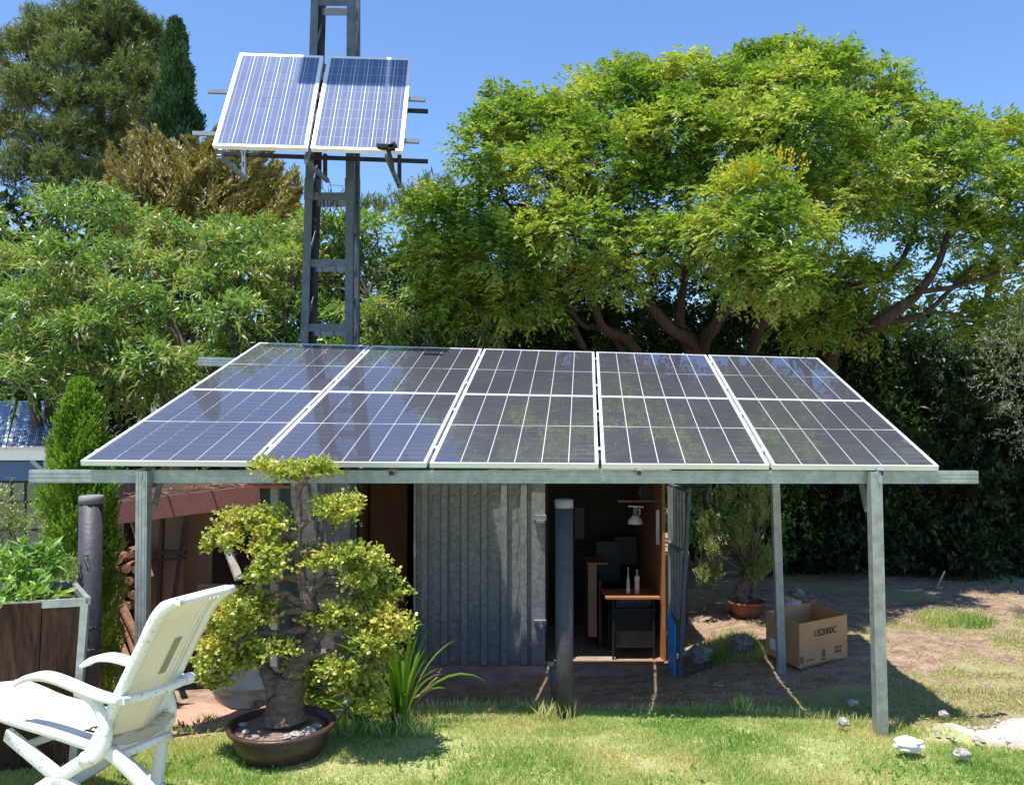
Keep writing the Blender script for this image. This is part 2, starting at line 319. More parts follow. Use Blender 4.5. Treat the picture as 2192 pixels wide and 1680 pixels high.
def build_ground():
    xs = np.concatenate([-np.geomspace(900, 7.2, 26), np.arange(-7, 8.01, .06), np.geomspace(8.2, 900, 26)])
    ys = np.concatenate([-np.geomspace(300, 2, 8), np.arange(-1, 3.9, .5), np.arange(4, 13.01, .06), np.geomspace(13.3, 1500, 34)])
    gx, gy = np.meshgrid(xs, ys); far = np.clip((np.hypot(gx, gy)-14)/20, 0, 1)
    gz = Hn(gx, gy)*(1-far) + far*(-.3)
    near = 1-far
    gz = gz + near*((vnoise(gx, gy, 3, 3)-.5)*.035+(vnoise(gx, gy, 9, 4)-.5)*.016)
    gz += gravel_mask(gx, gy)*(.03+.03*vnoise(gx, gy, 14, 12)*near)
    v = np.stack([gx, gy, gz], -1).reshape(-1, 3); ny, nx = gx.shape
    idx = np.arange(nx*ny).reshape(ny, nx)
    f = np.stack([idx[:-1, :-1], idx[:-1, 1:], idx[1:, 1:], idx[1:, :-1]], -1).reshape(-1, 4)
    me = bpy.data.meshes.new('ground'); npmesh(me, v, f, True)
    for nm, fn in (('lawn', lawn_mask), ('gravel', gravel_mask), ('path', path_mask), ('patch', patch_mask)):
        a = me.attributes.new(nm, 'FLOAT', 'POINT'); a.data.foreach_set('value', fn(v[:, 0], v[:, 1]).astype(np.float32))
    m = bpy.data.materials.new('earth and lawn'); m.use_nodes = True; t = m.node_tree; b = t.nodes['Principled BSDF']; b.inputs['Roughness'].default_value = .95; b.inputs['Specular IOR Level'].default_value = .15
    tc = t.nodes.new('ShaderNodeTexCoord')
    def noise(s, d=8):
        n = t.nodes.new('ShaderNodeTexNoise'); n.inputs['Scale'].default_value = s; n.inputs['Detail'].default_value = d; n.inputs['Roughness'].default_value = .7; t.links.new(tc.outputs['Object'], n.inputs['Vector']); return n.outputs[0]
    def ramp(src, *st):
        c = t.nodes.new('ShaderNodeValToRGB')
        while len(c.color_ramp.elements) < len(st): c.color_ramp.elements.new(.5)
        for e, (p, col) in zip(c.color_ramp.elements, st): e.position = p; e.color = (*col, 1)
        t.links.new(src, c.inputs[0]); return c.outputs[0]
    def mix(f, a, c):
        x = t.nodes.new('ShaderNodeMixRGB'); t.links.new(f, x.inputs[0]); t.links.new(a, x.inputs[1]); t.links.new(c, x.inputs[2]); return x.outputs[0]
    def attr(nm):
        a = t.nodes.new('ShaderNodeAttribute'); a.attribute_name = nm; return a.outputs['Fac']
    dirt = ramp(noise(6), (.3, (.165, .105, .07)), (.5, (.30, .21, .145)), (.7, (.45, .345, .25)))
    lawn = ramp(noise(11), (.3, (.24, .29, .10)), (.7, (.54, .50, .26)))
    grav = ramp(noise(45), (.35, (.42, .34, .29)), (.65, (.72, .64, .57)))
    path = ramp(noise(14), (.3, (.46, .25, .175)), (.7, (.66, .41, .31)))
    thin = ramp(noise(25), (.3, (.24, .23, .10)), (.7, (.46, .36, .22)))
    c = mix(attr('patch'), dirt, thin); c = mix(attr('path'), c, path); c = mix(attr('gravel'), c, grav); c = mix(attr('lawn'), c, lawn)
    t.links.new(c, b.inputs['Base Color'])
    bp = t.nodes.new('ShaderNodeBump'); bp.inputs['Strength'].default_value = .7; bp.inputs['Distance'].default_value = .03; t.links.new(noise(38), bp.inputs['Height']); t.links.new(bp.outputs[0], b.inputs['Normal'])
    o = link_mesh('ground', me, m); o['kind'] = 'structure'; return o
def npmesh(me, v, f, smooth=False):
    v = np.ascontiguousarray(v, np.float32); f = np.ascontiguousarray(f, np.int32); n, k = f.shape
    me.vertices.add(len(v)); me.vertices.foreach_set('co', v.ravel())
    me.loops.add(n*k); me.loops.foreach_set('vertex_index', f.ravel())
    me.polygons.add(n); me.polygons.foreach_set('loop_start', np.arange(0, n*k, k, dtype=np.int32))
    me.polygons.foreach_set('use_smooth', np.full(n, smooth, bool))
    me.update(calc_edges=True)
build_ground()

# far hills behind the trees
hb = MB(); g = []
for j, yy in enumerate((120, 150, 190, 240)):
    row = []
    for i in range(61):
        x = -300+i*10; h = [-1, 5, 9, 6][j]*(1+.5*math.sin(i*.37+1)+.25*math.sin(i*.9)); row.append((x, yy, h))
    g.append(row)
hills = hb.sheet(g).build('hills', M['hill']); hills['kind'] = 'structure'

# ------------------------------------------------------------------ leaves
def norm(a): return a/np.maximum(np.linalg.norm(a, axis=-1, keepdims=True), 1e-9)
def leaves(name, pos, d, nrm, L, Wd, material, parent=None, org=None, shape='lance', kind=None, curve=0.0):
    n = len(pos); d = norm(d); s = norm(np.cross(d, nrm)); nn = np.cross(s, d)
    L = np.broadcast_to(np.asarray(L, float).reshape(-1, 1), (n, 1)); Wd = np.broadcast_to(np.asarray(Wd, float).reshape(-1, 1), (n, 1))
    if shape == 'lance':
        pr = [(0, 0, 0), (.42, .5, .06), (1, 0, -curve), (.42, -.5, .06)]; fs = [(0, 1, 2, 3)]
    elif shape == 'round':
        pr = [(0, 0, 0), (.3, .45, .05), (.75, .42, .05), (1, 0, 0), (.75, -.42, .05), (.3, -.45, .05)]; fs = [(0, 1, 2, 3, 4, 5)]
    elif shape == 'blade':
        pr = [(0, .5, 0), (0, -.5, 0), (.55, -.38, curve*.3), (1, 0, curve), (.55, .38, curve*.3)]; fs = [(0, 1, 2, 3, 4)]
    k = len(pr)
    V = np.stack([pos + d*L*a + s*Wd*b + nn*L*c for a, b, c in pr], 1).reshape(-1, 3)
    F = (np.arange(n)[:, None]*k + np.arange(k)[None, :])
    o0 = np.array(origin(parent) if parent is not None else (org if org is not None else (0, 0, 0)))
    me = bpy.data.meshes.new(name); npmesh(me, V-o0, F, False)
    o = link_mesh(name, me, material, parent, Vector(o0) if parent is None else None)
    if kind: o['kind'] = kind
    return o
def sprays(pos, axis, K, t0, t1, spread, Laxis, mode='pinnate', droop=0.0, jitter=.15):
    """leaf bases, directions, normals along N twigs"""
    N = len(pos); axis = norm(axis); up = np.tile([0, 0, 1.], (N, 1)); side = norm(np.cross(axis, up)+R.normal(0, .15, (N, 3))); upn = np.cross(side, axis)
    t = np.linspace(t0, t1, K)[None, :].repeat(N, 0)+R.normal(0, .02, (N, K))
    La = np.broadcast_to(np.asarray(Laxis).reshape(-1, 1), (N, 1))
    base = pos[:, None, :] + axis[:, None, :]*(t*La)[..., None] - np.array([0, 0, 1.])*(droop*(t*La)**2*4)[..., None]
    if mode == 'pinnate': phi = (np.arange(K) % 2*math.pi)[None, :]+R.normal(0, .25, (N, K))
    else: phi = R.uniform(0, 2*math.pi, (N, K))
    sp = spread+R.normal(0, .2, (N, K))
    rad = side[:, None, :]*np.cos(phi)[..., None]+upn[:, None, :]*np.sin(phi)[..., None]
    d = axis[:, None, :]*np.cos(sp)[..., None]+rad*np.sin(sp)[..., None]+R.normal(0, jitter, (N, K, 3)); d[..., 2] -= droop
    nr = (upn[:, None, :]+R.normal(0, .35, (N, K, 3))) if mode == 'pinnate' else (np.array([0, 0, 1.])+R.normal(0, .5, (N, K, 3)))
    return base.reshape(-1, 3), d.reshape(-1, 3), nr.reshape(-1, 3)
def blob_points(blobs, dens, shell=.55, upbias=.25, depth=1.0):
    """blobs: (u, v, ru, rv, D) -> spray bases and outward axes through each clump"""
    PP, AA = [], []
    for (u, v, ru, rv, D) in blobs:
        c = np.array(P(u, v, D)); r = np.array([ru/FOC*D, max(ru, rv)/FOC*D*depth, rv/FOC*D])
        n = int(dens*(r[0]*r[2]+r[0]*r[1]+r[1]*r[2]))
        q = norm(R.normal(0, 1, (n, 3))+np.array([0, -.1, upbias])); rad = shell+(1-shell)*R.random((n, 1))**.6
        wob = 1+.22*np.sin(q[:, :1]*5+u)+.18*np.sin(q[:, 2:]*6+v)
        PP.append(c+q*r*rad*wob*.95); AA.append(q+R.normal(0, .45, (n, 3)))
    return np.concatenate(PP), np.concatenate(AA)
def limb(mb, a, b, r0, r1, seg=7, wig=.08, n=7, sag=0):
    a = Vector(a); b = Vector(b); L = (b-a).length; pts = []; rs = []
    o1 = Vector((random.uniform(-1, 1), random.uniform(-1, 1), random.uniform(-.5, .5)))*L*wig
    for i in range(seg+1):
        t = i/seg; p = a.lerp(b, t)+o1*math.sin(math.pi*t)+Vector((0, 0, sag*L*math.sin(math.pi*t)))
        if 0 < i < seg: p += Vector([random.uniform(-1, 1)*L*.018 for _ in range(3)])
        pts.append(p); rs.append(r0+(r1-r0)*t)
    mb.tube(pts, rs, n, lump=.08); return pts
def tree(name, label, base, forks, blobs, dens, sp, leafm, barkm, cat='tree', group=None, trunk_r=.12, twigs=5, upbias=.25, shell=.55, extra=None, depth=1.0):
    root = empty(name, base, label, cat, group)
    mb = MB(); tips = []
    for (f, r0, r1) in forks:
        pts = [Vector(p) for p in f]
        # smooth polyline with Catmull-Rom
        sm = []
        for i in range(len(pts)-1):
            p0 = pts[max(i-1, 0)]; p1 = pts[i]; p2 = pts[i+1]; p3 = pts[min(i+2, len(pts)-1)]
            for k in range(5):
                t = k/5; sm.append(.5*((2*p1)+(p2-p0)*t+(2*p0-5*p1+4*p2-p3)*t*t+(3*p1-p0-3*p2+p3)*t**3))
        sm.append(pts[-1]); rs = [r0+(r1-r0)*i/(len(sm)-1) for i in range(len(sm))]
        mb.tube(sm, rs, 9, lump=.1); tips += [(p, r) for p, r in zip(sm[len(sm)//2:], rs[len(sm)//2:])]
    for b in blobs:
        c = P(b[0], b[1], b[4])
        tp, tr = min(tips, key=lambda q: (q[0]-c).length+max(0, q[0].z-c.z)*1.5)
        r0 = min(tr*.7, .018+.012*(tp-c).length)
        limb(mb, tp, c, r0, r0*.35, n=5, wig=.12)
        for k in range(twigs):
            q = norm(R.normal(0, 1, 3)+np.array([0, 0, .3])); e = c+Vector((q[0]*b[2], q[1]*b[2]*depth, q[2]*b[3]))*(b[4]/FOC*.85)
            limb(mb, c, e, r0*.4, .003, seg=4, n=4, wig=.1)
    mb.build('trunk', barkm, root)
    p, a = blob_points(blobs, dens, shell, upbias, depth)
    b_, d_, n_ = sprays(p, a+np.array(sp.get('bias', (0, 0, 0))), sp['K'], sp.get('t0', .1), 1, sp['spread'], R.uniform(.7, 1.2, len(p))*sp['axis'], sp['mode'], sp['droop'])
    k = len(b_); L = R.uniform(.7, 1.2, k)*sp['L']
    cr = leaves('crown', b_, d_, n_, L, L*sp['w'], leafm, root, kind='stuff', curve=.12)
    return root
def grid_blobs(us, top, bottom, step, D, r, dj=.8, jit=25):
    out = []
    for u in us:
        v = top(u)+r*.7
        while v < bottom:
            out.append((u+random.uniform(-jit, jit), v+random.uniform(-jit, jit)*.5, r*random.uniform(.8, 1.25), r*random.uniform(.65, .95), D(v)+random.uniform(-dj, dj))); v += step
    return out

# --- big tree on the right
gz = -.3
bR = [(1090,260,80,45,11),(1055,330,75,65,10.8),(1180,275,100,60,10.8),(1300,225,90,60,11),(1400,200,100,60,11.2),(1500,200,90,60,11.2),(1640,150,80,45,11.4),(1720,150,90,40,11.4),(1640,215,130,70,11),
 (1800,195,110,65,11.3),(1900,260,90,60,11.2),(985,480,90,55,10.6),(925,450,60,35,10.5),(925,560,65,40,10.3),(1150,390,115,85,10.4),(1070,540,110,70,10.2),(1290,350,130,80,10.1),(1440,290,120,70,10.3),(1560,330,120,80,10),
 (1720,290,130,80,10.1),(1380,430,110,70,9.8),(1210,500,100,60,9.9),(1610,420,100,55,9.5),(1560,500,90,50,9.3),(1680,500,100,60,9.4),(1660,600,100,50,9.2),(1580,600,55,40,9.3),(1450,520,80,50,9.9),(1310,590,70,50,10),
 (1840,380,110,70,10.2),(1780,430,90,60,10),(1130,640,90,50,10.6),(970,640,80,50,10.6),(1340,150,30,20,11.6),(1550,240,60,50,11.3)]
bR = [(b[0], b[1], b[2], b[3], 10.7 if 1280 <= b[0] <= 1570 and b[4] < 10.6 and b[1] < 480 else b[4]) for b in bR]
tb = P(1490, 900, 14.3); tb.z = -.3
S = P(1500, 790, 12.3)
forksR = [([tb, S, P(1430,700,11), P(1350,590,10.9), P(1290,400,10.8)], 0.122, 0.024), ([tb, P(1380,790,12.2), P(1290,700,10.8), P(1250,600,10.6), P(1080,430,10.6)], 0.094, 0.020),
 ([tb, S, P(1530,700,11), P(1580,610,10.8), P(1640,400,10.6), P(1690,230,11)], 0.115, 0.024), ([tb, P(1480,800,12.3), P(1455,690,11.3), P(1470,560,11.3), P(1480,300,11.2)], 0.108, 0.024),
 ([P(1250,745,10.9), P(1180,640,10.6), P(1050,640,10.5), P(930,560,10.4)], 0.043, 0.012), ([tb, P(1600,790,12.4), P(1640,680,10.8), P(1760,560,10.5), P(1800,380,10.5)], 0.101, 0.024), ([tb, P(1340,765,12), P(1240,690,10.8), P(1180,560,10.3)], 0.065, 0.016)]
PIN = dict(K=11, spread=1.05, axis=.24, mode='pinnate', droop=.18, L=.085, w=.42)
tree('golden_rain_tree', 'broad yellow-green feathery tree with several reddish trunks rising behind the canopy', tb, forksR, bR, 500, PIN, M['leaf_right'], M['bark'], twigs=6, upbias=.35, shell=.35)
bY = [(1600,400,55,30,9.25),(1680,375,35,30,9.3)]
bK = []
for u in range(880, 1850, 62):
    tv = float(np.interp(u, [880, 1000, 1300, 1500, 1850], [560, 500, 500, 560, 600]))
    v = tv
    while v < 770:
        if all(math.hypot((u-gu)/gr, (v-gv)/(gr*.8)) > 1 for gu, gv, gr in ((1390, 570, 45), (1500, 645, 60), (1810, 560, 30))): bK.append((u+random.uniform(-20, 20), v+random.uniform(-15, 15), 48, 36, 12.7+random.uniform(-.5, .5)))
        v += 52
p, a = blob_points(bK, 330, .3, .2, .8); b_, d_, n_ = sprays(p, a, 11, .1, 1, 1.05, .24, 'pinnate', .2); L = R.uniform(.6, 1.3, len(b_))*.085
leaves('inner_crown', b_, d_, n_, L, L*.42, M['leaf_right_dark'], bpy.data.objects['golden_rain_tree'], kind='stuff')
p, a = blob_points(bY, 420, .75, .8)
b_, d_, n_ = sprays(p, a+np.array((0, 0, 1.2)), 9, .1, 1, .5, R.uniform(.7, 1.2, len(p))*.16, 'r', 0)
leaves('blossom', b_, d_, n_, .03, .022, M['leaf_yellow'], bpy.data.objects['golden_rain_tree'], kind='stuff', shape='round')
# --- second tree, further right
bR2 = [(2000,290,80,50,11.6),(2090,310,80,50,11.6),(2170,330,70,60,11.4),(1960,370,110,60,11),(2080,400,110,60,10.9),(2190,440,80,70,10.8),(1900,450,70,50,11),(1990,480,90,40,11.4),(2130,520,110,50,11),
 (2200,600,70,60,11.2),(2080,620,70,35,11.8),(1890,610,70,45,11.4),(1800,600,80,50,11.2),(1770,690,80,45,11.6),(1700,690,70,35,11.8),(1860,700,60,35,11.6),(2110,690,70,35,12)]
tb2 = P(1740, 860, 14.4); tb2.z = -.3
forks2 = [([tb2, P(1770,790,12.4), P(1870,700,11.2), P(1950,640,11.1), P(2010,560,11), P(2050,420,11)], .13, .025), ([P(1890,690,11.2), P(1980,670,11.2), P(2090,560,11.2)], .05, .02),
 ([P(1960,625,11), P(2060,610,11), P(2190,560,11)], .04, .015), ([tb2, P(1720,790,12.6), P(1790,640,11.4), P(1930,560,11.4), P(1990,330,11.5)], .09, .02)]
tree('golden_rain_tree', 'wide green tree with a leaning trunk beyond the right end of the canopy', tb2, forks2, bR2, 340, PIN, M['leaf_right'], M['bark'], twigs=6, upbias=.35, shell=.35)
fw = []
for u in range(-250, 2500, 95):
    tp = float(np.interp(u, [-250, 400, 760, 900, 1300, 1900, 2500], [450, 470, 500, 600, 700, 700, 640]))
    v = tp+40
    while v < 1100: fw.append((u+random.uniform(-25, 25), v, 75, 55, 19+random.uniform(-1, 1))); v += 75
p, a = blob_points(fw, 26, .3, .2); b_, d_, n_ = sprays(p, a, 8, .1, 1, .9, .5, 'r', .1); L = R.uniform(.6, 1.2, len(b_))*.30
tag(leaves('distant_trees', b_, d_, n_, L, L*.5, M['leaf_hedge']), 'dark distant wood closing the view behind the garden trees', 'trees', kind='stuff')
# --- willow-leaved trees on the left
LAN = dict(K=9, spread=.8, axis=.26, mode='r', droop=.35, L=.135, w=.2, bias=(0, 0, .3))
def topL(u): return float(np.interp(u, [-100, 60, 130, 240, 330, 420, 520, 640, 700, 780, 860, 950, 1100], [450, 450, 415, 430, 470, 500, 480, 455, 460, 480, 470, 560, 640]))
def Dl(v): return 11.4-(v-420)/480*1.6
def Dm(v): return 11.6-(v-420)/480*.9
for nm, us, lab in ((0, (-60, 30, 110, 190, 270), 'leafy willow-leaved tree at the far left above the small greenhouse'), (1, (350, 430, 510, 590), 'leafy willow-leaved tree between the far left tree and the steel tower'), (2, (670, 750, 830, 910, 1000), 'leafy willow-leaved tree filling the gap right of the steel tower')):
    bl = [(b[0], b[1], b[2]*1.08, b[3]*.78, b[4]) for b in grid_blobs(us, topL, 880, 86, Dl if nm < 2 else Dm, 57, .95 if nm < 2 else .4) if random.random() > .08]
    if nm == 0: bl = [b for b in bl if not (b[0] < 130 and b[1] > 840)]
    uc = us[len(us)//2]; tbL = P(uc, 900, 11); tbL.z = -.4
    fk = [([tbL, P(uc, 800, 10.9), P(uc-30, 680, 10.9), P(uc-40, 520 if nm < 2 else 640, 11)], .12, .03), ([tbL, P(uc+30, 820, 10.8), P(uc+90, 700, 10.8), P(uc+130, 560 if nm < 2 else 650, 11)], .09, .025), ([tbL, P(uc-40, 830, 10.7), P(uc-120, 740, 10.7), P(uc-170 if nm < 2 else uc-60, 600 if nm < 2 else 700, 10.9)], .09, .025)]
    tree('willow_leaved_tree', lab, tbL, fk, bl, 300, LAN, M['leaf_peach'], M['bark_grey'], group=None, twigs=5, upbias=.65, shell=.5)
# --- pine
bP = [(225,45,75,40,20),(130,85,70,40,20),(310,105,70,50,20.5),(50,130,60,50,20),(170,150,80,55,19.6),(290,190,80,60,19.8),(210,240,90,60,19.4),(90,220,80,50,19.5),(20,300,50,40,19.5),(150,320,80,50,19.2),(60,385,60,45,19),(160,400,80,50,19),(310,260,60,60,20.3),(240,330,70,50,20.2),(20,210,40,40,20),(350,190,35,70,21),(225,95,80,50,20)]
tp_ = P(190, 900, 20.5); tp_.z = -.3
forkP = [([tp_, P(195,600,20.4), P(210,350,20.3), P(225,120,20.2)], .3, .05), ([P(200,430,20.4), P(150,300,20), P(120,120,20)], .12, .04), ([P(205,400,20.4), P(280,280,20.3), P(310,130,20.4)], .12, .04), ([P(200,480,20.4), P(100,420,19.8), P(40,330,19.6)], .1, .03)]
tree('pine_tree', 'tall grey-green pine at the upper left behind all the other trees', tp_, forkP, bP, 300, dict(K=20, spread=.8, axis=.26, mode='r', droop=-.1, L=.17, w=.13, bias=(0, 0, .9)), M['leaf_pine'], M['bark_grey'], twigs=7, upbias=.5, shell=.4)
# pine seen through the gap right of the tower
bP2 = [(930,430,55,30,22),(800,465,40,25,22),(860,455,40,25,22)]
t3 = P(880, 900, 22); t3.z = -.3
tree('pine_tree', 'low distant pine top showing in the gap between tower and big tree', t3, [([t3, P(880,600,22), P(900,460,22)], .15, .04)], bP2, 80, dict(K=16, spread=.75, axis=.30, mode='r', droop=-.1, L=.22, w=.14, bias=(0, 0, .9)), M['leaf_pine'], M['bark_grey'], twigs=4, upbias=.5, shell=.4)
# --- slim cypress
def columnar(name, label, u0, vtop, vbot, hw, D, n, leafm, L, w, cat='tree', lean=0, axis=.12, K=6, r=.06, profile=None, base=None, rag=.26):
    b0 = P(u0, vbot, D)
    g0 = b0.copy(); g0.z = H(b0.x, D) if base is None else base
    root = empty(name, g0, label, cat)
    top = P(u0+lean, vtop, D); MB().tube([g0, (g0+top)/2, top], [r, r*.6, .01], 7).build('trunk', M['bark_grey'], root)
    t = R.random(n)**.8; Ht = top.z-b0.z; R0 = hw/FOC*D
    pf = profile if profile else (lambda q: np.minimum(1, (1-q)*2.2)**.7*(.75+.25*(1-q)))
    th = R.uniform(0, 2*math.pi, n); lob = 1+rag*np.sin(th*5+t*14)+rag*np.sin(th*3-t*33)
    rr = R0*pf(t)*(.55+.45*R.random(n)**.5)*lob
    pos = np.stack([b0.x+(top.x-b0.x)*t+rr*np.cos(th), D+rr*np.sin(th), b0.z+Ht*t], -1)
    ax = np.stack([np.cos(th)*.45, np.sin(th)*.45, np.ones(n)], -1)+R.normal(0, .15, (n, 3))
    b_, d_, n_ = sprays(pos, ax, K, 0, 1, .45, axis, 'r', 0)
    LL = R.uniform(.6, 1.2, len(b_))*L
    leaves('crown', b_, d_, n_, LL, LL*w, leafm, root, kind='stuff'); return root
columnar('cypress_tree', 'slim dark green pointed cypress in front of the pine', 376, 62, 520, 42, 16, 5200, M['leaf_cypress'], .11, .4, base=-.3, axis=.16, K=7, r=.1)
columnar('juniper_shrub', 'bright green columnar juniper beside the log shelter, behind the thick black pipe', 172, 830, 1560, 66, 6.9, 9000, M['leaf_thuja'], .035, .4, cat='shrub', axis=.08, K=8, profile=lambda q: np.minimum(1, (1-q)*3.5)**.6*(1-.1*q), rag=.22, base=-.15)
# --- golden cypress: feathery plumes
gb = P(430, 900, 14.5); gb.z = -.3
root = empty('golden_cypress', gb, 'golden-brown feathery cypress spreading behind the tower panels', 'tree')
mb = MB(); pos = []; ax = []
limb(mb, gb, P(440, 420, 14.6), .16, .06)
plumes = []
for k in range(165):
    u = random.uniform(225, 645); tv = float(np.interp(u, [210, 300, 350, 440, 520, 600, 650], [360, 290, 300, 290, 300, 330, 400]))
    v = random.uniform(tv-22, 480); Dp = 14.5+random.uniform(-1.1, 1.1)
    tip = P(u, v, Dp); dr = Vector((random.uniform(-.5, -.1) if u < 430 else random.uniform(.05, .6), random.uniform(-.3, .3), random.uniform(.5, .9))).normalized()
    Lp = random.uniform(.8, 1.5); a = tip-dr*Lp
    if k % 3 == 0: limb(mb, P(440, 440+random.uniform(-20, 60), 14.6), a, .03, .01, n=4)
    m = 80; t = R.random(m); rad = .13*(1-t)**.8+.02
    q = norm(R.normal(0, 1, (m, 3)))*rad[:, None]
    pos.append(np.array(a)+np.array(dr)*(t*Lp)[:, None]+q); ax.append(np.tile(np.array(dr), (m, 1))*1.2+q*4)
mb.build('trunk', M['bark_grey'], root)
b_, d_, n_ = sprays(np.concatenate(pos), np.concatenate(ax), 7, 0, 1, .5, .13, 'r', 0)
leaves('crown', b_, d_, n_, R.uniform(.05, .13, len(b_)), .032, M['leaf_gold'], root, kind='stuff')
# --- hedge, dark undergrowth at right and behind the canopy
def hedge(name, label, blobs, leafm, dens, sp, cat='hedge', base=None):
    us = sum(b[0] for b in blobs)/len(blobs); Dm = sum(b[4] for b in blobs)/len(blobs); g0 = P(us, 1200, Dm); g0.z = -.25
    root = empty(name, g0, label, cat); mb = MB()
    for b in blobs[::2]:
        c = P(b[0], b[1], b[4]); q = Vector((c.x+random.uniform(-.3, .3), c.y+.2, -.3)); limb(mb, q, c, .025, .006, n=4, wig=.06)
    mb.build('stem', M['bark_grey'], root)
    p, a = blob_points(blobs, dens, .5, .3); p[:, 2] = np.maximum(p[:, 2], -.25+.02*R.random(len(p)))
    b_, d_, n_ = sprays(p, a, sp['K'], .1, 1, sp['spread'], sp['axis'], sp['mode'], sp['droop'])
    L = R.uniform(.6, 1.2, len(b_))*sp['L']; leaves('foliage', b_, d_, n_, L, L*sp['w'], leafm, root, kind='stuff'); return root
HS = dict(K=8, spread=.9, axis=.22, mode='r', droop=.1, L=.12, w=.45)
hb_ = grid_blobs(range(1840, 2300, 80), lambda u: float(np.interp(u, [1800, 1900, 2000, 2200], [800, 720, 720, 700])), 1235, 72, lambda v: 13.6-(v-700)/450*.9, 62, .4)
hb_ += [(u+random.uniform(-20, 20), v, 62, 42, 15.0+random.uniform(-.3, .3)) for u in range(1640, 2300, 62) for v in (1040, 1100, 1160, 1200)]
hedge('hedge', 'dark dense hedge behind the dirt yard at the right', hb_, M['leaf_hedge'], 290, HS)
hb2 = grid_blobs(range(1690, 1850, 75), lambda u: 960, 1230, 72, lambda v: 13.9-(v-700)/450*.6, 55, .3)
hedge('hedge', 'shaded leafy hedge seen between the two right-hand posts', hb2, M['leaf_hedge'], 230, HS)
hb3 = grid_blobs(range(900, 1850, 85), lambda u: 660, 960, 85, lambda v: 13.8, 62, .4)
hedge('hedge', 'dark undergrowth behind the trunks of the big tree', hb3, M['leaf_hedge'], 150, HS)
hb4 = grid_blobs(range(1440, 1720, 55), lambda u: 1010, 1200, 55, lambda v: 12.9, 38, .3)
hedge('bush', 'sunlit pale green bushes far behind the open blue door', hb4, M['leaf_weed'], 170, dict(K=8, spread=.9, axis=.22, mode='r', droop=.1, L=.10, w=.4), cat='bush')
ob = [(2170,740,60,40,9.6),(2150,800,50,35,9.6),(2200,850,50,60,9.6),(2190,680,30,40,9.8),(2200,920,40,50,9.7)]
t4 = P(2260, 1250, 9.8); t4.z = -.2
tree('olive_tree', 'silvery olive tree cut off by the right edge', t4, [([t4, P(2240,1000,9.8), P(2210,780,9.7)], .07, .02)], ob, 240, dict(K=12, spread=.7, axis=.24, mode='r', droop=.05, L=.05, w=.2), M['leaf_olive'], M['bark_grey'], twigs=4)

# ------------------------------------------------------------------ canopy of ten panels
FL, FR, BL, BR = P(172, 986, 5.58), P(2010, 997, 5.70), P(555, 733, 8.62), P(1751, 766, 8.66)
def A(s, t, dz=0):
    p = (FL*(1-s)+FR*s)*(1-t)+(BL*(1-s)+BR*s)*t; return p+AN*dz
AN = (FR-FL).cross(BL-FL).normalized()
AS = (FR-FL).normalized(); AT = (BL-FL).normalized()
Wt = (FR-FL).length; Lt = ((BL-FL).length+(BR-FR).length)/2
def quad_plate(mb, a, b, c, d, n, th): # a,b,c,d corners (top), extruded down by th along n
    vs = [a, b, c, d, a-n*th, b-n*th, c-n*th, d-n*th]
    mb.add(vs, [(0,1,2,3), (7,6,5,4), (0,4,5,1), (1,5,6,2), (2,6,7,3), (3,7,4,0)])
def cell_obj(pts, n, name, material, parent):
    mb = MB(); quad_plate(mb, *pts, n, .0012); o = mb.build(name, material, parent)
    uv = o.data.uv_layers.new(name='UVMap'); co = [(0, 0), (1, 0), (1, 1), (0, 1)]
    for i in range(4): uv.data[i].uv = co[i]
    return o
def make_panel(F, n, wid, hgt, label, group, rows, colsN, framem, backm, cellm, lip, marg, cgap, rgap, mid, th=.035, name='solar_panel'):
    """F(s,t) -> point on the panel top (0..1); wid, hgt in metres"""
    c0 = F(0, 0)-n*th; root = empty(name, c0, label, 'solar panel', group)
    ls, lt = lip/wid, lip/hgt
    fb = MB()
    def q(s0, s1, t0, t1, dz, h, mb): quad_plate(mb, F(s0, t0)+n*dz, F(s1, t0)+n*dz, F(s1, t1)+n*dz, F(s0, t1)+n*dz, n, h)
    q(0, 1, 0, lt, 0, th, fb); q(0, 1, 1-lt, 1, 0, th, fb); q(0, ls, lt, 1-lt, 0, th, fb); q(1-ls, 1, lt, 1-lt, 0, th, fb)
    fb.build('frame', framem, root)
    bb = MB(); q(ls, 1-ls, lt, 1-lt, -.004, .006, bb); bb.build('backsheet', backm, root)
    s0, s1 = (lip+marg)/wid, 1-(lip+marg)/wid; t0, t1 = (lip+marg)/hgt, 1-(lip+marg)/hgt
    cw = (s1-s0-(colsN-1)*cgap/wid)/colsN; rh = (t1-t0-(rows-1)*rgap/hgt-mid/hgt)/rows
    for i in range(colsN):
        a = s0+i*(cw+cgap/wid)
        for j in range(rows):
            b = t0+j*(rh+rgap/hgt)+(mid/hgt if j >= rows/2 else 0)
            cell_obj([F(a, b)-n*.0024, F(a+cw, b)-n*.0024, F(a+cw, b+rh)-n*.0024, F(a, b+rh)-n*.0024], n, 'solar_cell', cellm, root)
    return root
ordn = ['leftmost', 'second from left', 'middle', 'fourth from left', 'rightmost']
gs = .022/Wt; pw = (1-4*gs)/5; gt = .004/Lt
for row, (ta, tb_) in enumerate(((0, .5-gt/2), (.5+gt/2, 1))):
    for i in range(5):
        sa = i*(pw+gs)
        F = (lambda sa, ta, tb_: (lambda s, t: A(sa+s*pw, ta+t*(tb_-ta))))(sa, ta, tb_)
        make_panel(F, AN, pw*Wt, Lt/2, '%s dark solar panel in the %s row of the canopy' % (ordn[i], ('front (lower)', 'back (upper)')[row]), 'solar panels on the canopy', 18, 6, M['alu_white'], M['backsheet'], M['cell'], .011, .013, .0058, .0056, .010)
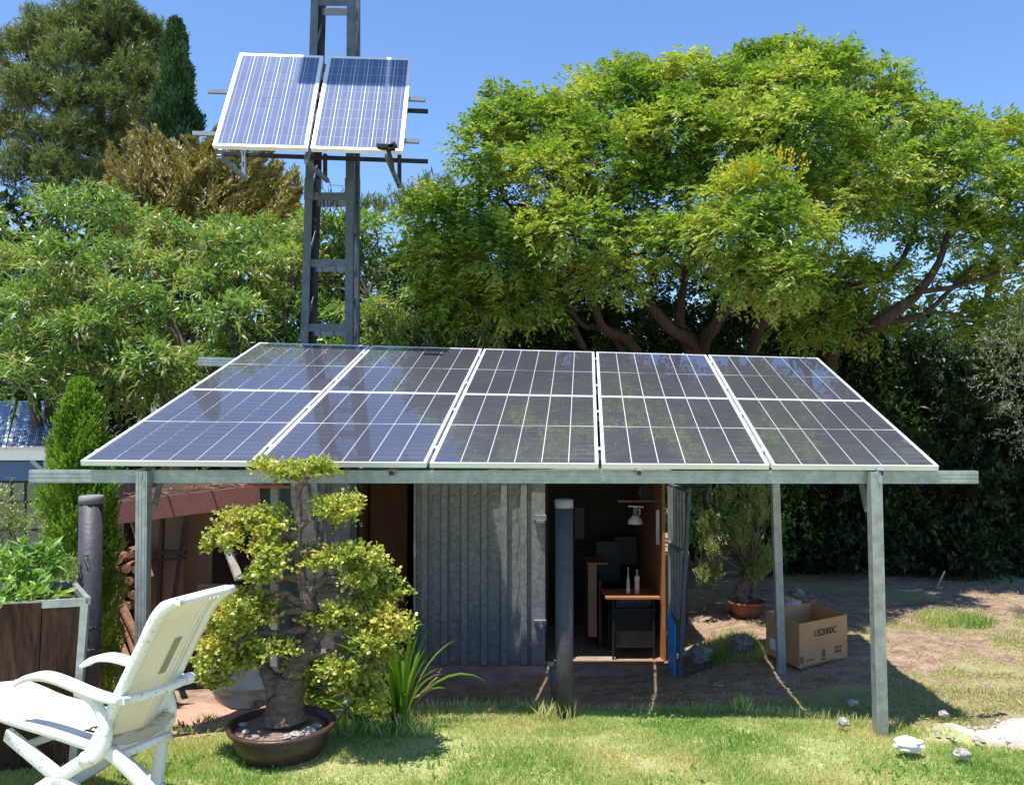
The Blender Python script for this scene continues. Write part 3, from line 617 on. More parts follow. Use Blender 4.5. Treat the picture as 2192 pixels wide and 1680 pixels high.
cb = empty('canopy_frame', Vector((0, 5.7, 0)), 'galvanised steel canopy frame on four posts carrying the ten solar panels', 'canopy frame')
# rails under panels
for t in (.09, .36, .60, .90):
    a = A(-.012, t, -.055); b = A(1.006, t, -.055)
    MB().bar(a, b, .04, .036, AN).build('rail', M['rail'], cb)
# rafters: square tubes, open black ends
for u, tend in ((303, 1), (838, 1), (1368, 1), (1886, 1)):
    s = (u-172)/(2010-172); a = P(u, 1012, 5.655); b = A(s, .985, -.11)
    r_ = MB().bar(a, b, .04, .04, AN).build('rafter', M['galv'], cb)
    if u > 400: MB().frame(a-Vector((0, .002, 0)), Vector((1, 0, 0)), Vector((0, 1, 0)), Vector((0, 0, 1)), .030, .006, .030).build('tube_opening', M['black_plastic'], r_)
    else: MB().frame(a-Vector((0, .004, 0)), Vector((1, 0, 0)), Vector((0, 1, 0)), Vector((0, 0, 1)), .05, .01, .05).build('end_cap', M['stone'], r_)
def channel(a, b, h, w, name, parent, m, up=(0, 0, 1)):   # C profile with two pressed ribs
    a = Vector(a); b = Vector(b); mb = MB(); mb.bar(a, b, w, h, up)
    d = (b-a).normalized(); f = d.cross(Vector(up)).normalized()
    if f.y > 0: f = -f
    u = Vector(up)
    for o, hh in ((.32, .10), (-.32, .10), (0, .06)):
        mb.bar(a+f*(w/2+.0015)+u*h*o, b+f*(w/2+.0015)+u*h*o, .003, h*hh, up)
    return mb.build(name, m, parent)
fb0, fb1 = P(66, 1019, 5.70), P(2090, 1021, 5.76)
channel(fb0, fb1, .086, .05, 'front_beam', cb, M['galv'])
bb0, bb1 = P(426, 774, 8.45), P(1735, 802, 8.45)
channel(bb0, bb1, .09, .05, 'back_beam', cb, M['galv'])
def post(u0, v0, u1, v1, D, name, w=.075):
    a = P(u0, v0, D); b = P(u1, v1, D); b.z = min(b.z, H(b.x, D))-.05
    mb = MB(); mb.bar(a, b, w, w, (0, 1, 0))
    for o in (-.3, 0, .3): mb.bar(a+Vector((w*o, -w/2-.0015, 0)), b+Vector((w*o, -w/2-.0015, 0)), .003, w*.1, (1, 0, 0))
    p = mb.build(name, M['galv'], cb)
    MB().frame(a+Vector((0, -w/2-.004, -.02)), Vector((1, 0, 0)), Vector((0, 1, 0)), Vector((0, 0, 1)), .018, .008, .018).build('bolt', M['rail'], p)
    MB().frame(a+Vector((.016, -w/2-.004, -.07)), Vector((1, 0, 0)), Vector((0, 1, 0)), Vector((0, 0, 1)), .014, .008, .014).build('bolt', M['rail'], p)
post(308, 1008, 306, 1420, 5.63, 'post'); post(1871, 1010, 1885, 1560, 5.69, 'post')
post(590, 930, 588, 1440, 8.0, 'post', .07); post(1655, 920, 1673, 1440, 7.9, 'post', .07)
MB().bar(P(330, 1085, 5.75), P(352, 1000, 6.15), .03, .045).build('brace', M['galv'], cb)
MB().bar(P(1856, 1090, 5.80), P(1836, 1000, 6.2), .03, .045).build('brace', M['galv'], cb)
# clamps in the seams
for i in range(1, 5):
    for t in (.09, .36, .60, .90):
        MB().frame(A(i*(pw+gs)-gs/2, t, .004), AS, AT, AN, .034, .05, .006).build('clamp', M['alu'], cb)

for i in range(1, 5):
    s_ = i*(pw+gs)-gs/2
    pts = [A(s_+.012*math.sin(j*1.3+i), .05+.1*j, -.06-.03*abs(math.sin(j*1.1+i))) for j in range(9)]; MB().tube(pts, .004, 4).build('cable', M['black_plastic'], cb)
pts = [A(.3+.05*j, .03, -.075-.022*abs(math.sin(j*1.7))) for j in range(13)]; MB().tube(pts, .004, 4).build('cable', M['black_plastic'], cb)
# ------------------------------------------------------------------ steel tower with two tilted panels
tw = empty('lattice_tower', P(700, 1440, 9.5)*1.0, 'tall grey steel lattice tower standing behind the canopy', 'tower')
DF, DB = 9.3, 9.85; ZB, ZT = -.62, 8.5
def legx(u_top, u_bot, D): # x at v=0 and v=735
    zt, zb = Z(0, D), Z(735, D); xt, xb = X(u_top, D), X(u_bot, D)
    return lambda z: xb+(xt-xb)*(z-zb)/(zt-zb)
legs = {'fl': (legx(667, 650, DF), DF), 'fr': (legx(745, 745, DF), DF), 'bl': (legx(684, 669, DB), DB), 'br': (legx(758, 761, DB), DB)}
for k, (fx, D) in legs.items():
    mb = MB(); sx = 1 if k[1] == 'l' else -1; sy = 1 if k[0] == 'f' else -1
    for z0, z1 in ((ZB, 5.0), (5.0, ZT)):
        a, b = Vector((fx(z0), D, z0)), Vector((fx(z1), D, z1))
        mb.bar(a, b, .085, .008, (0, 1, 0)); o = Vector((-sx*.042, sy*.038, 0)); mb.bar(a+o, b+o, .008, .07, (0, 1, 0))
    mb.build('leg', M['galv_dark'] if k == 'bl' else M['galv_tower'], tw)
def rung(v, back=False, hgt=.085):
    kl, kr, D = ('bl', 'br', DB) if back else ('fl', 'fr', DF)
    z = Z(v, D); a = Vector((legs[kl][0](z), D+(.012 if not back else -.012), z)); b = Vector((legs[kr][0](z), D+(.012 if not back else -.012), z))
    MB().bar(a, b, .01, hgt).build('rung', M['galv_tower'], tw)
for v in (4, 420, 563, 701, 850, 990, -140, -280, 145, 283): rung(v)
for v in (27, 436, 575, 712, 850, -110, -250, 165, 300): rung(v, True)
for kf, kb in (('fl', 'bl'), ('fr', 'br')):
    for v, w in ((110, 60), (420, 360), (700, 640), (560, 500), (290, 230)):
        za, zb = Z(v, DF), Z(w, DB); a = Vector((legs[kf][0](za), DF+.03, za)); b = Vector((legs[kb][0](zb), DB-.03, zb)); MB().bar(a, b, .008, .06).build('side_brace', M['galv_tower'], tw)
for k, (fx, D) in legs.items():
    z = Z(405, D); MB().bar((fx(z-.12), D-.008, z-.12), (fx(z+.12), D-.008, z+.12), .10, .008, (0, 1, 0)).build('splice_plate', M['galv_tower'], tw)
cbm = MB()
for k in range(9):
    pts = []; u = 665+random.uniform(-12, 10); v = 415+random.uniform(0, 30)
    for j in range(9): pts.append(P(u+j*random.uniform(4, 12), v+40*math.sin(j*.5+k)+j*random.uniform(0, 14), DF-.02+.3*random.random()))
    cbm.tube(pts, .0035, 4)
cbm.build('loose_wire', M['galv_dark'], tw)
sheet = MB(); xa, xb_ = X(622, 9.22), X(752, 9.22); sheet.mm(xa, xb_, 9.215, 9.225, -.6, 1.55); sheet.build('cladding_sheet', M['galv_sheet'], tw)
MB().mm(X(754, 9.2), X(766, 9.2), 9.16, 9.22, -.6, 1.55).build('corner_post', M['galv_tower'], tw)

for k in range(3):
    pts = [Vector((X(680+k*17+5*math.sin(j*.7+k*2), 9.2), 9.205, 1.5-j*.16)) for j in range(11-3*k)]; MB().tube(pts, .004, 4).build('cable', M['galv_dark'], tw)
def tower_pair(dx, dy, dz, labs, group, vis=True):
    off = Vector((dx, dy, dz)); Db, Dt = 8.1, 9.08
    cs = [[P(455, 311, Db), P(658, 317, Db), P(692, 120, Dt), P(513, 114, Dt)], [P(665, 317, Db), P(862, 323, Db), P(882, 125, Dt), P(702, 120, Dt)]]
    out = []
    for c, lab in zip(cs, labs):
        c = [p+off for p in c]; n = (c[1]-c[0]).cross(c[3]-c[0]).normalized()
        F = (lambda c: (lambda s, t: (c[0]*(1-s)+c[1]*s)*(1-t)+(c[3]*(1-s)+c[2]*s)*t))(c)
        o = make_panel(F, n, (c[1]-c[0]).length, (c[3]-c[0]).length, lab, group, 10, 6, M['alu_white'], M['backsheet_old'], M['cell_old'], .02, .02, .006, .005, 0, .045)
        out.append((c, n, o))
    return out
tps = tower_pair(0, 0, 0, ['left blue solar panel on the steel tower, half in sun', 'right blue solar panel on the steel tower, top third in shade'], 'blue solar panels on the tower')
upper = tower_pair(-.25, -.17, 5.2, ['left panel of the pair higher up the steel tower', 'right panel of the pair higher up the steel tower'], 'upper solar panels on the tower')
br = empty('panel_bracket', P(690, 340, 9.2), 'slotted grey rails and arms holding the two blue panels to the tower', 'mounting bracket')
def strut(a, b, m=M['rail'], nm='rail', w=.04, slots=True):
    a = Vector(a); b = Vector(b); d = (b-a); n = int(d.length/.12) if slots else 0
    o = MB().bar(a, b, w, w).build(nm, m, br)
    if n:
        mb = MB(); d.normalize(); f = Vector((0, -1, 0)); f = (f-d*f.dot(d)).normalized(); z = d.cross(f)
        for k in range(n): mb.frame(a+d*(.06+k*.12)+f*(w/2), d, f, z, .055, .003, .014)
        mb.build('slots', M['black_plastic'], o)['kind'] = 'stuff'
n0 = tps[0][1]
strut(P(445, 196, 8.75), P(910, 214, 8.75), M['rail'], slots=False); strut(P(413, 286, 8.32), P(897, 303, 8.32), M['rail'], slots=False)
strut(P(470, 330, 9.2), P(916, 346, 9.2), M['galv_dark']); strut(P(500, 222, 9.24), P(916, 239, 9.24), M['galv_dark'])
for (u1, v1, u2, v2, u3, v3) in ((470, 335, 527, 384, 522, 318), (655, 345, 702, 388, 696, 330), (828, 335, 855, 400, 855, 325)):
    strut(P(u1, v1, 8.35), P(u2, v2, 9.1), M['rail'], 'arm'); strut(P(u3, v3, 9.15), P(u3, v2-4, 9.15), M['galv_dark'] if u3 > 600 else M['rail'], 'upright')
    strut(P(u1, v1, 8.35), P(u1+8, v1-30, 8.45), M['rail'], 'arm', slots=False)
fl = empty('floodlight', P(830, 318, 8.05), 'small black floodlight at the lower right corner of the tower panels', 'floodlight')
c = P(826, 316, 8.0); MB().bar(c+Vector((-.085, 0, .012)), c+Vector((.09, 0, 0)), .09, .045).bar(c+Vector((.02, -.01, -.02)), c+Vector((.1, -.01, .03)), .07, .05).build('housing', M['black_plastic'], fl, bevel=.008)
MB().bar(c+Vector((.02, 0, -.02)), c+Vector((.05, .03, -.12)), .03, .03).bar(c+Vector((.05, .03, -.12)), c+Vector((.055, .06, -.2)), .035, .035).build('stem', M['black_plastic'], fl)

# ------------------------------------------------------------------ shed
DS = 9.3; XS = lambda u: X(u, DS)
sh = empty('shed', (0, 9.3, -.6), 'low metal-fronted garden shed under the solar canopy with its right door open', 'shed')
x0, x1 = XS(767)+.01, XS(1417); zt = 1.5; zf = -.56
MB().mm(x0, x1+.05, 8.95, 11.8, -.8, zf).build('floor_slab', M['concrete'], sh)
MB().mm(x0-.1, x1+.06, 7.85, 8.95, -.8, -.60).build('step_slab', M['concrete'], sh)
MB().mm(x0, x1, 9.26, 9.34, zf, zf+.035).build('sill', M['wood'], sh)
MB().mm(x0, x1+.05, 11.75, 11.8, zf, zt).build('back_wall', M['wood_dark'], sh)
MB().mm(x0, x0+.03, 9.35, 11.75, zf, zt).build('left_wall', M['osb'], sh)
MB().mm(x1, x1+.03, 9.32, 11.75, zf, zt).build('right_wall', M['orange_wood'], sh)
MB().mm(x0+.05, XS(862), 9.75, 9.77, zf, zt).build('plywood_lining', M['osb'], sh)
MB().mm(x0-.05, x1+.12, 9.2, 11.9, zt, zt+.05).build('roof', M['galv_sheet'], sh)
MB().mm(x0, x1, 9.31, 9.35, zt-.10, zt).build('lintel', M['wood_dark'], sh)
for u in (893, 1168): MB().mm(XS(u)-.02, XS(u)+.02, 9.34, 9.40, zf, zt).build('door_post', M['wood_dark'], sh)
MB().mm(XS(893)-.02, XS(1168)+.02, 9.42, 9.44, zf+.04, zt).build('partition', M['wood_dark'], sh)
def corrugated(a, b, z0, z1, period, depth, nrm, ribs=True, taper=0):
    a = Vector(a); b = Vector(b); L = (b-a).length; d = (b-a)/L; mb = MB(); n = int(L/period); prof = []
    for k in range(n):
        s = k*period
        for q, h in ((0, 0), (.34, 0), (.40, 1), (.70, 1), (.76, 0)): prof.append((s+q*period, h))
    prof.append((n*period, 0))
    front = [[a+d*(s*(L/(n*period)))+nrm*(h*depth)+Vector((0, 0, z)) for z in (z0, z1)] for s, h in prof]
    back = [[p-nrm*.006 for p in r] for r in front]
    mb.sheet(front); mb.sheet([r[::-1] for r in back]); return mb
dx0, dx1 = XS(888), XS(1140)
door = corrugated((dx0, 9.27, 0), (dx1, 9.27, 0), zf+.01, 1.42, (dx1-dx0)/7, .05, Vector((0, -1, 0))).build('door', M['galv_sheet'], sh)
MB().mm(XS(1137), XS(1166), 9.235, 9.262, zf+.01, 1.44).build('door_edge_strip', M['galv_sheet'], door)
MB().mm(XS(888), XS(893), 9.235, 9.262, zf+.01, 1.42).build('door_edge_strip', M['galv_sheet'], door)
for v in (1108, 1332):
    z = Z(v, 9.23); hi = MB().mm(XS(1143), XS(1168), 9.19, 9.234, z-.025, z+.03); hi.mm(XS(1147), XS(1163), 9.17, 9.19, z-.05, z-.02); hi.build('latch', M['pipe_cap'], door)
dots = MB()
for r_, v in enumerate((1062, 1160, 1330)):
    for k in range(7):
        for q_ in (.36, .62): z = Z(v, 9.23); xx = dx0+(k+q_)*(dx1-dx0)/7; dots.box((xx, 9.2185 if q_ < .7 and q_ > .4 else 9.268, z), (.012, .004, .012))
dots.build('rivets', M['galv_dark'], door)['kind'] = 'stuff'
# pressed wiggle in the door valleys
wig = MB()
for k in range(7):
    xx = dx0+(k+.11)*(dx1-dx0)/7; pts = [Vector((xx+.011*(1 if (int(z*4)) % 2 else -1), 9.268, z)) for z in np.arange(zf+.1, 1.35, .125)]
    wig.tube(pts, .006, 5)
wig.build('pressed_seams', M['galv_sheet'], door)['kind'] = 'stuff'
# open door: swings towards the camera
od = empty('open_door', (x1+.06, 9.2, -.56), 'corrugated metal shed door standing open, lower part painted blue', 'door')
xo = x1+.055; zs = Z(1300, 8.9)
top = corrugated((xo+.03, 8.46, 0), (xo, 9.24, 0), .05, 1.38, .13, .02, Vector((-1, -.1, 0)).normalized()).build('upper_sheet', M['galv_sheet'], od)
corrugated((xo-.075, 8.46, 0), (xo, 9.24, 0), zf+.0, .045, .13, .02, Vector((-1, 0, 0))).build('lower_sheet', M['blue'], od)
fm = MB(); fm.bar((xo+.06, 8.45, 1.39), (xo+.02, 9.26, 1.39), .05, .04); fm.bar((xo-.06, 8.44, -.56), (xo+.06, 8.44, 1.38), .035, .05, (0, 1, 0)); fm.bar((xo+.02, 9.25, -.54), (xo+.02, 9.25, 1.38), .03, .03, (0, 1, 0))
fm.build('frame', M['galv_tower'], od)
for z in (.78, -.22): MB().bar((xo+.0, 8.46, z), (xo-.01, 9.24, z), .05, .035).build('crossbar', M['galv_sheet'], od)
# inside the open shed
def itm(name, loc, lab, cat, group=None): return empty(name, loc, lab, cat, group)
tbz = Z(1275, 9.45); tx0, tx1 = XS(1293), XS(1413)
wt = itm('workbench_board', (XS(1350), 9.5, tbz-.03), 'orange varnished wooden board lying on the black grill cart', 'board'); MB().mm(X(1295, 9.4), X(1411, 9.4), 9.40, 9.85, tbz-.03, tbz).build('board', M['orange_wood'], wt, bevel=.004)
gc = itm('grill_cart', (XS(1355), 9.5, zf), 'sooty black metal grill cart in the shed doorway', 'grill cart')
MB().mm(X(1312, 9.45), X(1398, 9.45), 9.47, 9.9, zf+.13, zf+.52).build('firebox', M['black_metal'], gc)
MB().mm(X(1308, 9.45), X(1402, 9.45), 9.44, 9.9, zf+.53, zf+.57).build('ledge', M['black_metal'], gc)
MB().mm(X(1318, 9.45), X(1392, 9.45), 9.50, 9.9, zf+.57, tbz-.035).build('back_plate', M['black_plastic'], gc)
MB().mm(X(1318, 9.45), X(1392, 9.45), 9.455, 9.47, zf+.62, zf+.69).build('handle_rail', M['pipe'], gc)
for u in (1311, 1397):
    for d in (9.46, 9.88): MB().mm(X(u, 9.45)-.012, X(u, 9.45)+.012, d-.012, d+.012, zf, tbz-.031).build('leg', M['black_metal'], gc)
for u, r, h, lab, m in ((1343, .02, .30, 'tall slim clear bottle on the orange board', M['glass_bottle']), (1362, .028, .27, 'wider bottle with a white label on the orange board', M['glass_bottle'])):
    b0 = Vector((X(u, 9.55), 9.55, tbz)); bt = itm('bottle', b0, lab, 'bottle', 'bottles on the orange board')
    MB().lathe(b0, [(r, 0), (r, h*.45), (r*.8, h*.55), (r*.35, h*.72), (r*.32, h*.93)], 16).build('bottle_body', m, bt)
    MB().lathe(b0+Vector((0, 0, h*.93)), [(r*.4, 0), (r*.4, h*.07)], 12).build('cap', M['paper'], bt)
    if u == 1362: MB().lathe(b0+Vector((0, 0, h*.55)), [(r*1.05, 0), (r*1.05, .05)], 16).build('label_band', M['paper'], bt)
    else: MB().lathe(b0+Vector((0, 0, .02)), [(r*1.04, 0), (r*1.04, .05)], 16).build('label_band', M['paper'], bt)
lp = itm('clamp_lamp', P(1360, 1080, 9.6), 'unlit white clamp lamp hanging inside the shed doorway', 'lamp')
lc = P(1360, 1121, 9.6); MB().lathe(lc, [(.085, 0), (.088, .01), (.075, .05), (.045, .085), (.025, .10)], 24).build('shade', M['white_plastic'], lp)
MB().lathe(lc+Vector((0, 0, .10)), [(.026, 0), (.026, .07), (.02, .08)], 16).build('socket', M['pipe_cap'], lp)
MB().bar(lc+Vector((-.08, 0, .2)), lc+Vector((.09, 0, .19)), .03, .015).bar(lc+Vector((0, 0, .17)), lc+Vector((0, 0, .20)), .02, .02).tube([lc+Vector((.02, 0, .15)), lc+Vector((.05, 0, .17)), lc+Vector((.055, 0, .12)), lc+Vector((.035, 0, .10))], .008, 6).build('clamp', M['white_plastic'], lp)
MB().bar((XS(1330), 9.62, Z(1073, 9.6)), (x1, 9.62, Z(1073, 9.6)), .03, .02).build('lamp_batten', M['wood'], sh)
sp_ = itm('loudspeaker', P(1388, 1055, 10), 'dark round loudspeaker in the upper corner of the shed', 'speaker')
MB().lathe(P(1388, 1055, 9.9), [(.13, 0), (.12, .02), (.06, .0), (.03, -.01), (0.001, .0)], 24, axis=(0, -1, 0)).build('cone', M['black_plastic'], sp_)
tb_ = itm('paper_roll', P(1411, 1165, 9.45), 'white cylinder fixed upright on the orange side wall', 'roll'); MB().lathe((x1-.035, 9.40, Z(1165, 9.4)), [(.022, 0), (.022, .38), (.015, .385)], 16).build('tube', M['paper'], tb_)
cp = itm('cabinet', (XS(1270), 9.9, zf), 'tall narrow pale panel standing behind the centre pipe in the shed', 'cabinet')
MB().mm(X(1258, 9.9), X(1276, 9.9), 9.9, 10.4, zf+.14, zf+.98).build('side_panel', M['board_beige'], cp); MB().mm(X(1280, 9.9), X(1286, 9.9), 9.9, 10.4, zf, zf+.8).build('edge', M['wood_dark'], cp)
MB().mm(X(1255, 9.9), X(1300, 9.9), 9.89, 10.4, zf+.98, zf+1.0).build('top', M['wood'], cp)
# clutter hanging on the back wall
for k, (u, v, w, h) in enumerate(((1300, 1200, .3, .5), (1240, 1120, .12, .4), (1340, 1180, .28, .35), (1215, 1300, .2, .4))):
    o = MB().box((X(u, 10.8), 10.8+k*.05, Z(v, 10.8)), (w, .06, h)).build('hanging_tool_board', M['black_plastic'], sh)
# ------------------------------------------------------------------ upright pipes
def pipe(u, vt, D, r, lab, cap=True):
    x = X(u, D); g0 = Vector((x, D, H(x, D)-.05)); zt_ = Z(vt, D)
    t = empty('plastic_pipe', g0, lab, 'pipe', 'upright black pipes'); n = 28; mb = MB()
    mb.tube([g0, (x, D, g0.z+.45), (x, D, zt_-.06)], [r, r, r], n); mb.build('pipe_wall', M['pipe'], t)
    MB().lathe((x, D, zt_-.06), [(r*1.03, 0), (r*1.05, .03), (r*1.02, .055), (r*.9, .06)], n, lump=.02).build('rim_tape', M['pipe_cap'], t); return t
pl = pipe(199, 1060, 6.2, .082, 'thick grey-black pipe standing beside the planter box')
MB().lathe((X(199, 6.2), 6.2, Z(1392, 6.2)), [(.084, 0), (.09, .01), (.09, .02), (.084, .03)], 28).build('collar', M['pipe'], pl)
MB().lathe((X(199, 6.2), 6.2, Z(1345, 6.2)), [(.084, 0), (.09, .01), (.09, .02), (.084, .03)], 28).build('collar', M['pipe'], pl)
pipe(1207, 1068, 5.93, .0625, 'dark pipe standing at the lawn edge in front of the shed doorway')
pp = empty('short_pipe', (X(1180, 6.3), 6.3, 0), 'short grey pipe stub leaning beside the centre pipe', 'pipe stub'); MB().tube([(X(1190, 6.2), 6.25, -.1), P(1180, 1422, 6.2)], [.02, .018], 10).build('stub', M['pipe'], pp)
MB().tube([P(1180, 1424, 6.2), P(1179, 1416, 6.2)], [.021, .023], 8).build('end_wrap', M['pipe_cap'], pp)

# ------------------------------------------------------------------ log shelter (left)
DL = 8.3
ls = empty('log_shelter', (X(400, DL), DL, -.45), 'open wood shelter with a brown felt-covered roof edge at the left', 'shelter')
f0, f1 = P(243, 1098, 7.6), P(556, 1060, 8.1)
MB().bar(f0, f1, .03, .2).build('fascia', M['purple_felt'], ls)
mb = MB(); a, b = f0+Vector((0, 0, .1)), f1+Vector((0, 0, .1)); quad_plate(mb, a, b, b+Vector((-.1, 1.8, .1)), a+Vector((-.1, 1.8, .1)), Vector((0, 0, 1)), .03); mb.build('roof', M['wood_dark'], ls)
dm = MB()
for k in range(120):
    t = random.random(); q = f0.lerp(f1, t)+Vector((0, random.uniform(.02, .6), .12+random.uniform(0, .03))); e = q+Vector((random.uniform(-.12, .12), random.uniform(-.08, .08), random.uniform(-.01, .03))); dm.bar(q, e, .014, .006)
dm.build('dry_twigs', M['wood'], ls)['kind'] = 'stuff'
MB().mm(X(240, 9.6), X(622, 9.6), 9.6, 9.64, -.5, 1.5).build('back_wall', M['wood_dark'], ls)
MB().mm(X(238, 8.6)-.03, X(238, 8.6), 7.7, 9.6, -.5, 1.2).build('side_wall', M['wood_dark'], ls)
for u in (262, 548): 
    q = P(u, 1100, 7.9); MB().bar((q.x, 7.9, q.z), (q.x, 7.9, -.45), .06, .06, (0, 1, 0)).build('shelter_post', M['wood_dark'], ls)
MB().mm(X(543, 8.6), X(622, 8.6), 8.60, 8.63, -.5, 1.45).build('teal_side_sheet', M['teal'], ls)
for k, (u0, u1, d, lab) in enumerate(((326, 396, 8.15, 'left beige board leaning inside the log shelter'), (398, 456, 8.3, 'narrower beige board leaning right of the first one'))):
    q0 = Vector((X(u0, d), d, -.42)); bd = empty('beige_board', q0, lab, 'board', 'beige boards in the log shelter'); mb = MB(); mb.mm(X(u0, d), X(u1, d), d, d+.03, -.42, Z(1093, d)); mb.build('sheet', M['board_beige'], bd)
bd = empty('beige_board', (X(460, 8.1), 8.1, -.42), 'low beige board standing behind the bonsai branches', 'board', 'beige boards in the log shelter'); MB().mm(X(428, 8.05), X(500, 8.05), 8.05, 8.08, -.42, Z(1250, 8.05)).build('sheet', M['board_beige'], bd)
dc = empty('folded_chair', (X(365, 8), 8, -.4), 'dark folded wooden chair in front of the beige boards', 'chair')
for a, b, w in (((348, 1110), (338, 1350), .035), ((396, 1118), (370, 1300), .035), ((385, 1290), (352, 1390), .03), ((333, 1182), (398, 1182), .04), ((333, 1198), (395, 1194), .03)):
    MB().bar(P(*a, 8.0), P(*b, 7.95), w, w).build('slat' if a[1] == b[1] or abs(a[1]-b[1]) < 10 else 'leg', M['wood_dark'], dc)
LOGL = ['fat round firewood log at the top left of the woodpile', 'short log at the top of the woodpile beside the steel post', 'mid-sized log just under the top round log of the woodpile', 'log third from the top on the left side of the woodpile', 'log in the middle of the woodpile near the steel post', 'small log against the juniper in the upper woodpile', 'log in the centre of the lower woodpile', 'log at the right of the lower woodpile beside the post', 'lowest log on the left of the woodpile beside the juniper', 'lowest log in the woodpile near the leaning plank', 'highest right log of the woodpile half hidden by the post']
k = 0
for (u, v, r) in ((264, 1190, 14), (290, 1182, 9), (281, 1212, 11), (262, 1238, 12), (286, 1240, 10), (258, 1215, 9), (270, 1262, 12), (292, 1268, 11), (256, 1285, 10), (280, 1292, 10), (300, 1215, 9)):
    D = 7.9; c = P(u, v, D); r_ = r/FOC*D; n = random.choice((7, 8, 9))
    o = MB().lathe(c, [(r_*.95, -.1), (r_, 0), (r_, .9)], n, axis=(random.uniform(-.1, .1), 1, random.uniform(-.05, .05)), smooth=False, lump=.12).build('firewood_log', M['wood_red'], None, c)
    tag(o, LOGL[k], 'log', 'firewood logs in the shelter'); k += 1
for k, (a, b, w, lab) in enumerate((((285, 1115), (322, 1235), .05, 'raw timber plank leaning from the shelter roof edge'), ((250, 1270), (318, 1420), .06, 'reddish plank leaning low beside the juniper'), ((248, 1350), (285, 1440), .05, 'short leaning plank nearest the juniper foot'), ((262, 1320), (300, 1440), .035, 'thin plank between the two leaning reddish planks'), ((478, 1150), (512, 1240), .07, 'pale weathered plank leaning behind the bonsai top'), ((466, 1120), (498, 1130), .03, 'small offcut under the shelter roof'))):
    p0, p1 = P(*a, 7.75), P(*b, 7.5); o = MB().bar(p0, p1, w, .03).build('plank', M['stone'] if 'pale' in lab else M['wood_red'], None, p1); tag(o, lab, 'plank')
rt = MB().bar(P(530, 1040, 7.7), P(603, 1040, 7.9), .35, .02).build('red_sheet', M['red_tile'], None, P(560, 1040, 7.8)); tag(rt, 'bright red plastic sheet on the right end of the shelter roof', 'sheet')
rs = MB().bar(P(770, 1012, 8.9), P(930, 1014, 8.9), .3, .05).build('red_sheet', M['red_tile'], None, P(850, 1012, 8.9)); tag(rs, 'dark red sheet on the shed roof just under the canopy panels', 'sheet')

# ------------------------------------------------------------------ greenhouse at the far left
DG = 10.2
gh = empty('greenhouse', (X(50, DG), DG, -.35), 'small steel-framed greenhouse at the far left under two solar panels', 'greenhouse')
zr = Z(972, DG)
MB().mm(X(-140, DG), X(106, DG), DG, DG+.06, Z(985, DG), Z(960, DG)).build('eaves_beam', M['alu'], gh)
for u in (101, -130): MB().mm(X(u, DG)-.03, X(u, DG)+.03, DG-.005, DG+.05, -.35, Z(986, DG)).build('corner_post', M['galv'], gh)
MB().bar(P(68, 985, DG+.02), P(98, 1012, DG+.02), .02, .05).build('knee_brace', M['galv'], gh)
MB().mm(X(-130, DG), X(96, DG), DG+.08, DG+.1, Z(1030, DG), Z(988, DG)).build('blue_blind', M['blue_fabric'], gh)
edges = [-140, -60, 22, 52, 97]; vs_ = [1032, 1075, 1135, 1200]
for i in range(4):
    for j in range(3):
        MB().mm(X(edges[i], DG)+.012, X(edges[i+1], DG)-.012, DG+.06, DG+.066, Z(vs_[j+1], DG)+.012, Z(vs_[j], DG)-.012).build('pane', M['glass_pane'], gh)
wb = MB()
for e in edges[1:4]: wb.mm(X(e, DG)-.012, X(e, DG)+.012, DG+.05, DG+.075, Z(1200, DG), Z(1032, DG))
wb.build('mullion', M['black_metal'], gh)
for v in vs_[1:3]: MB().mm(X(-140, DG), X(97, DG), DG+.045, DG+.05, Z(v, DG)-.015, Z(v, DG)+.015).build('transom', M['black_metal'], gh)
MB().mm(X(-140, DG), X(100, DG), DG+.02, DG+.1, -.4, Z(1200, DG)).build('base_wall', M['concrete'], gh)
MB().mm(X(-140, DG), X(-138, DG)+.02, DG+.1, DG+2.5, -.4, zr).build('side_wall', M['glass_pane'], gh)
for (a0, a1, lab) in ((-90, 12, 'solar panel at the left edge on the greenhouse roof'), (14, 112, 'right-hand solar panel on the greenhouse roof, partly behind leaves')):
    pa, pb, pc, pd = P(a0, 957, DG-.05), P(a1, 957, DG-.05), P(a1+20-(a1-20)*.0, 858, DG+1.3), P(a0+26, 858, DG+1.3)
    n = (pb-pa).cross(pd-pa).normalized(); F = (lambda a, b, c, d: (lambda s, t: (a*(1-s)+b*s)*(1-t)+(d*(1-s)+c*s)*t))(pa, pb, pc, pd)
    make_panel(F, n, (pb-pa).length, (pd-pa).length, lab, 'solar panels on the greenhouse', 9, 5, M['alu_white'], M['backsheet_old'], M['cell_old'], .025, .02, .008, .006, 0)

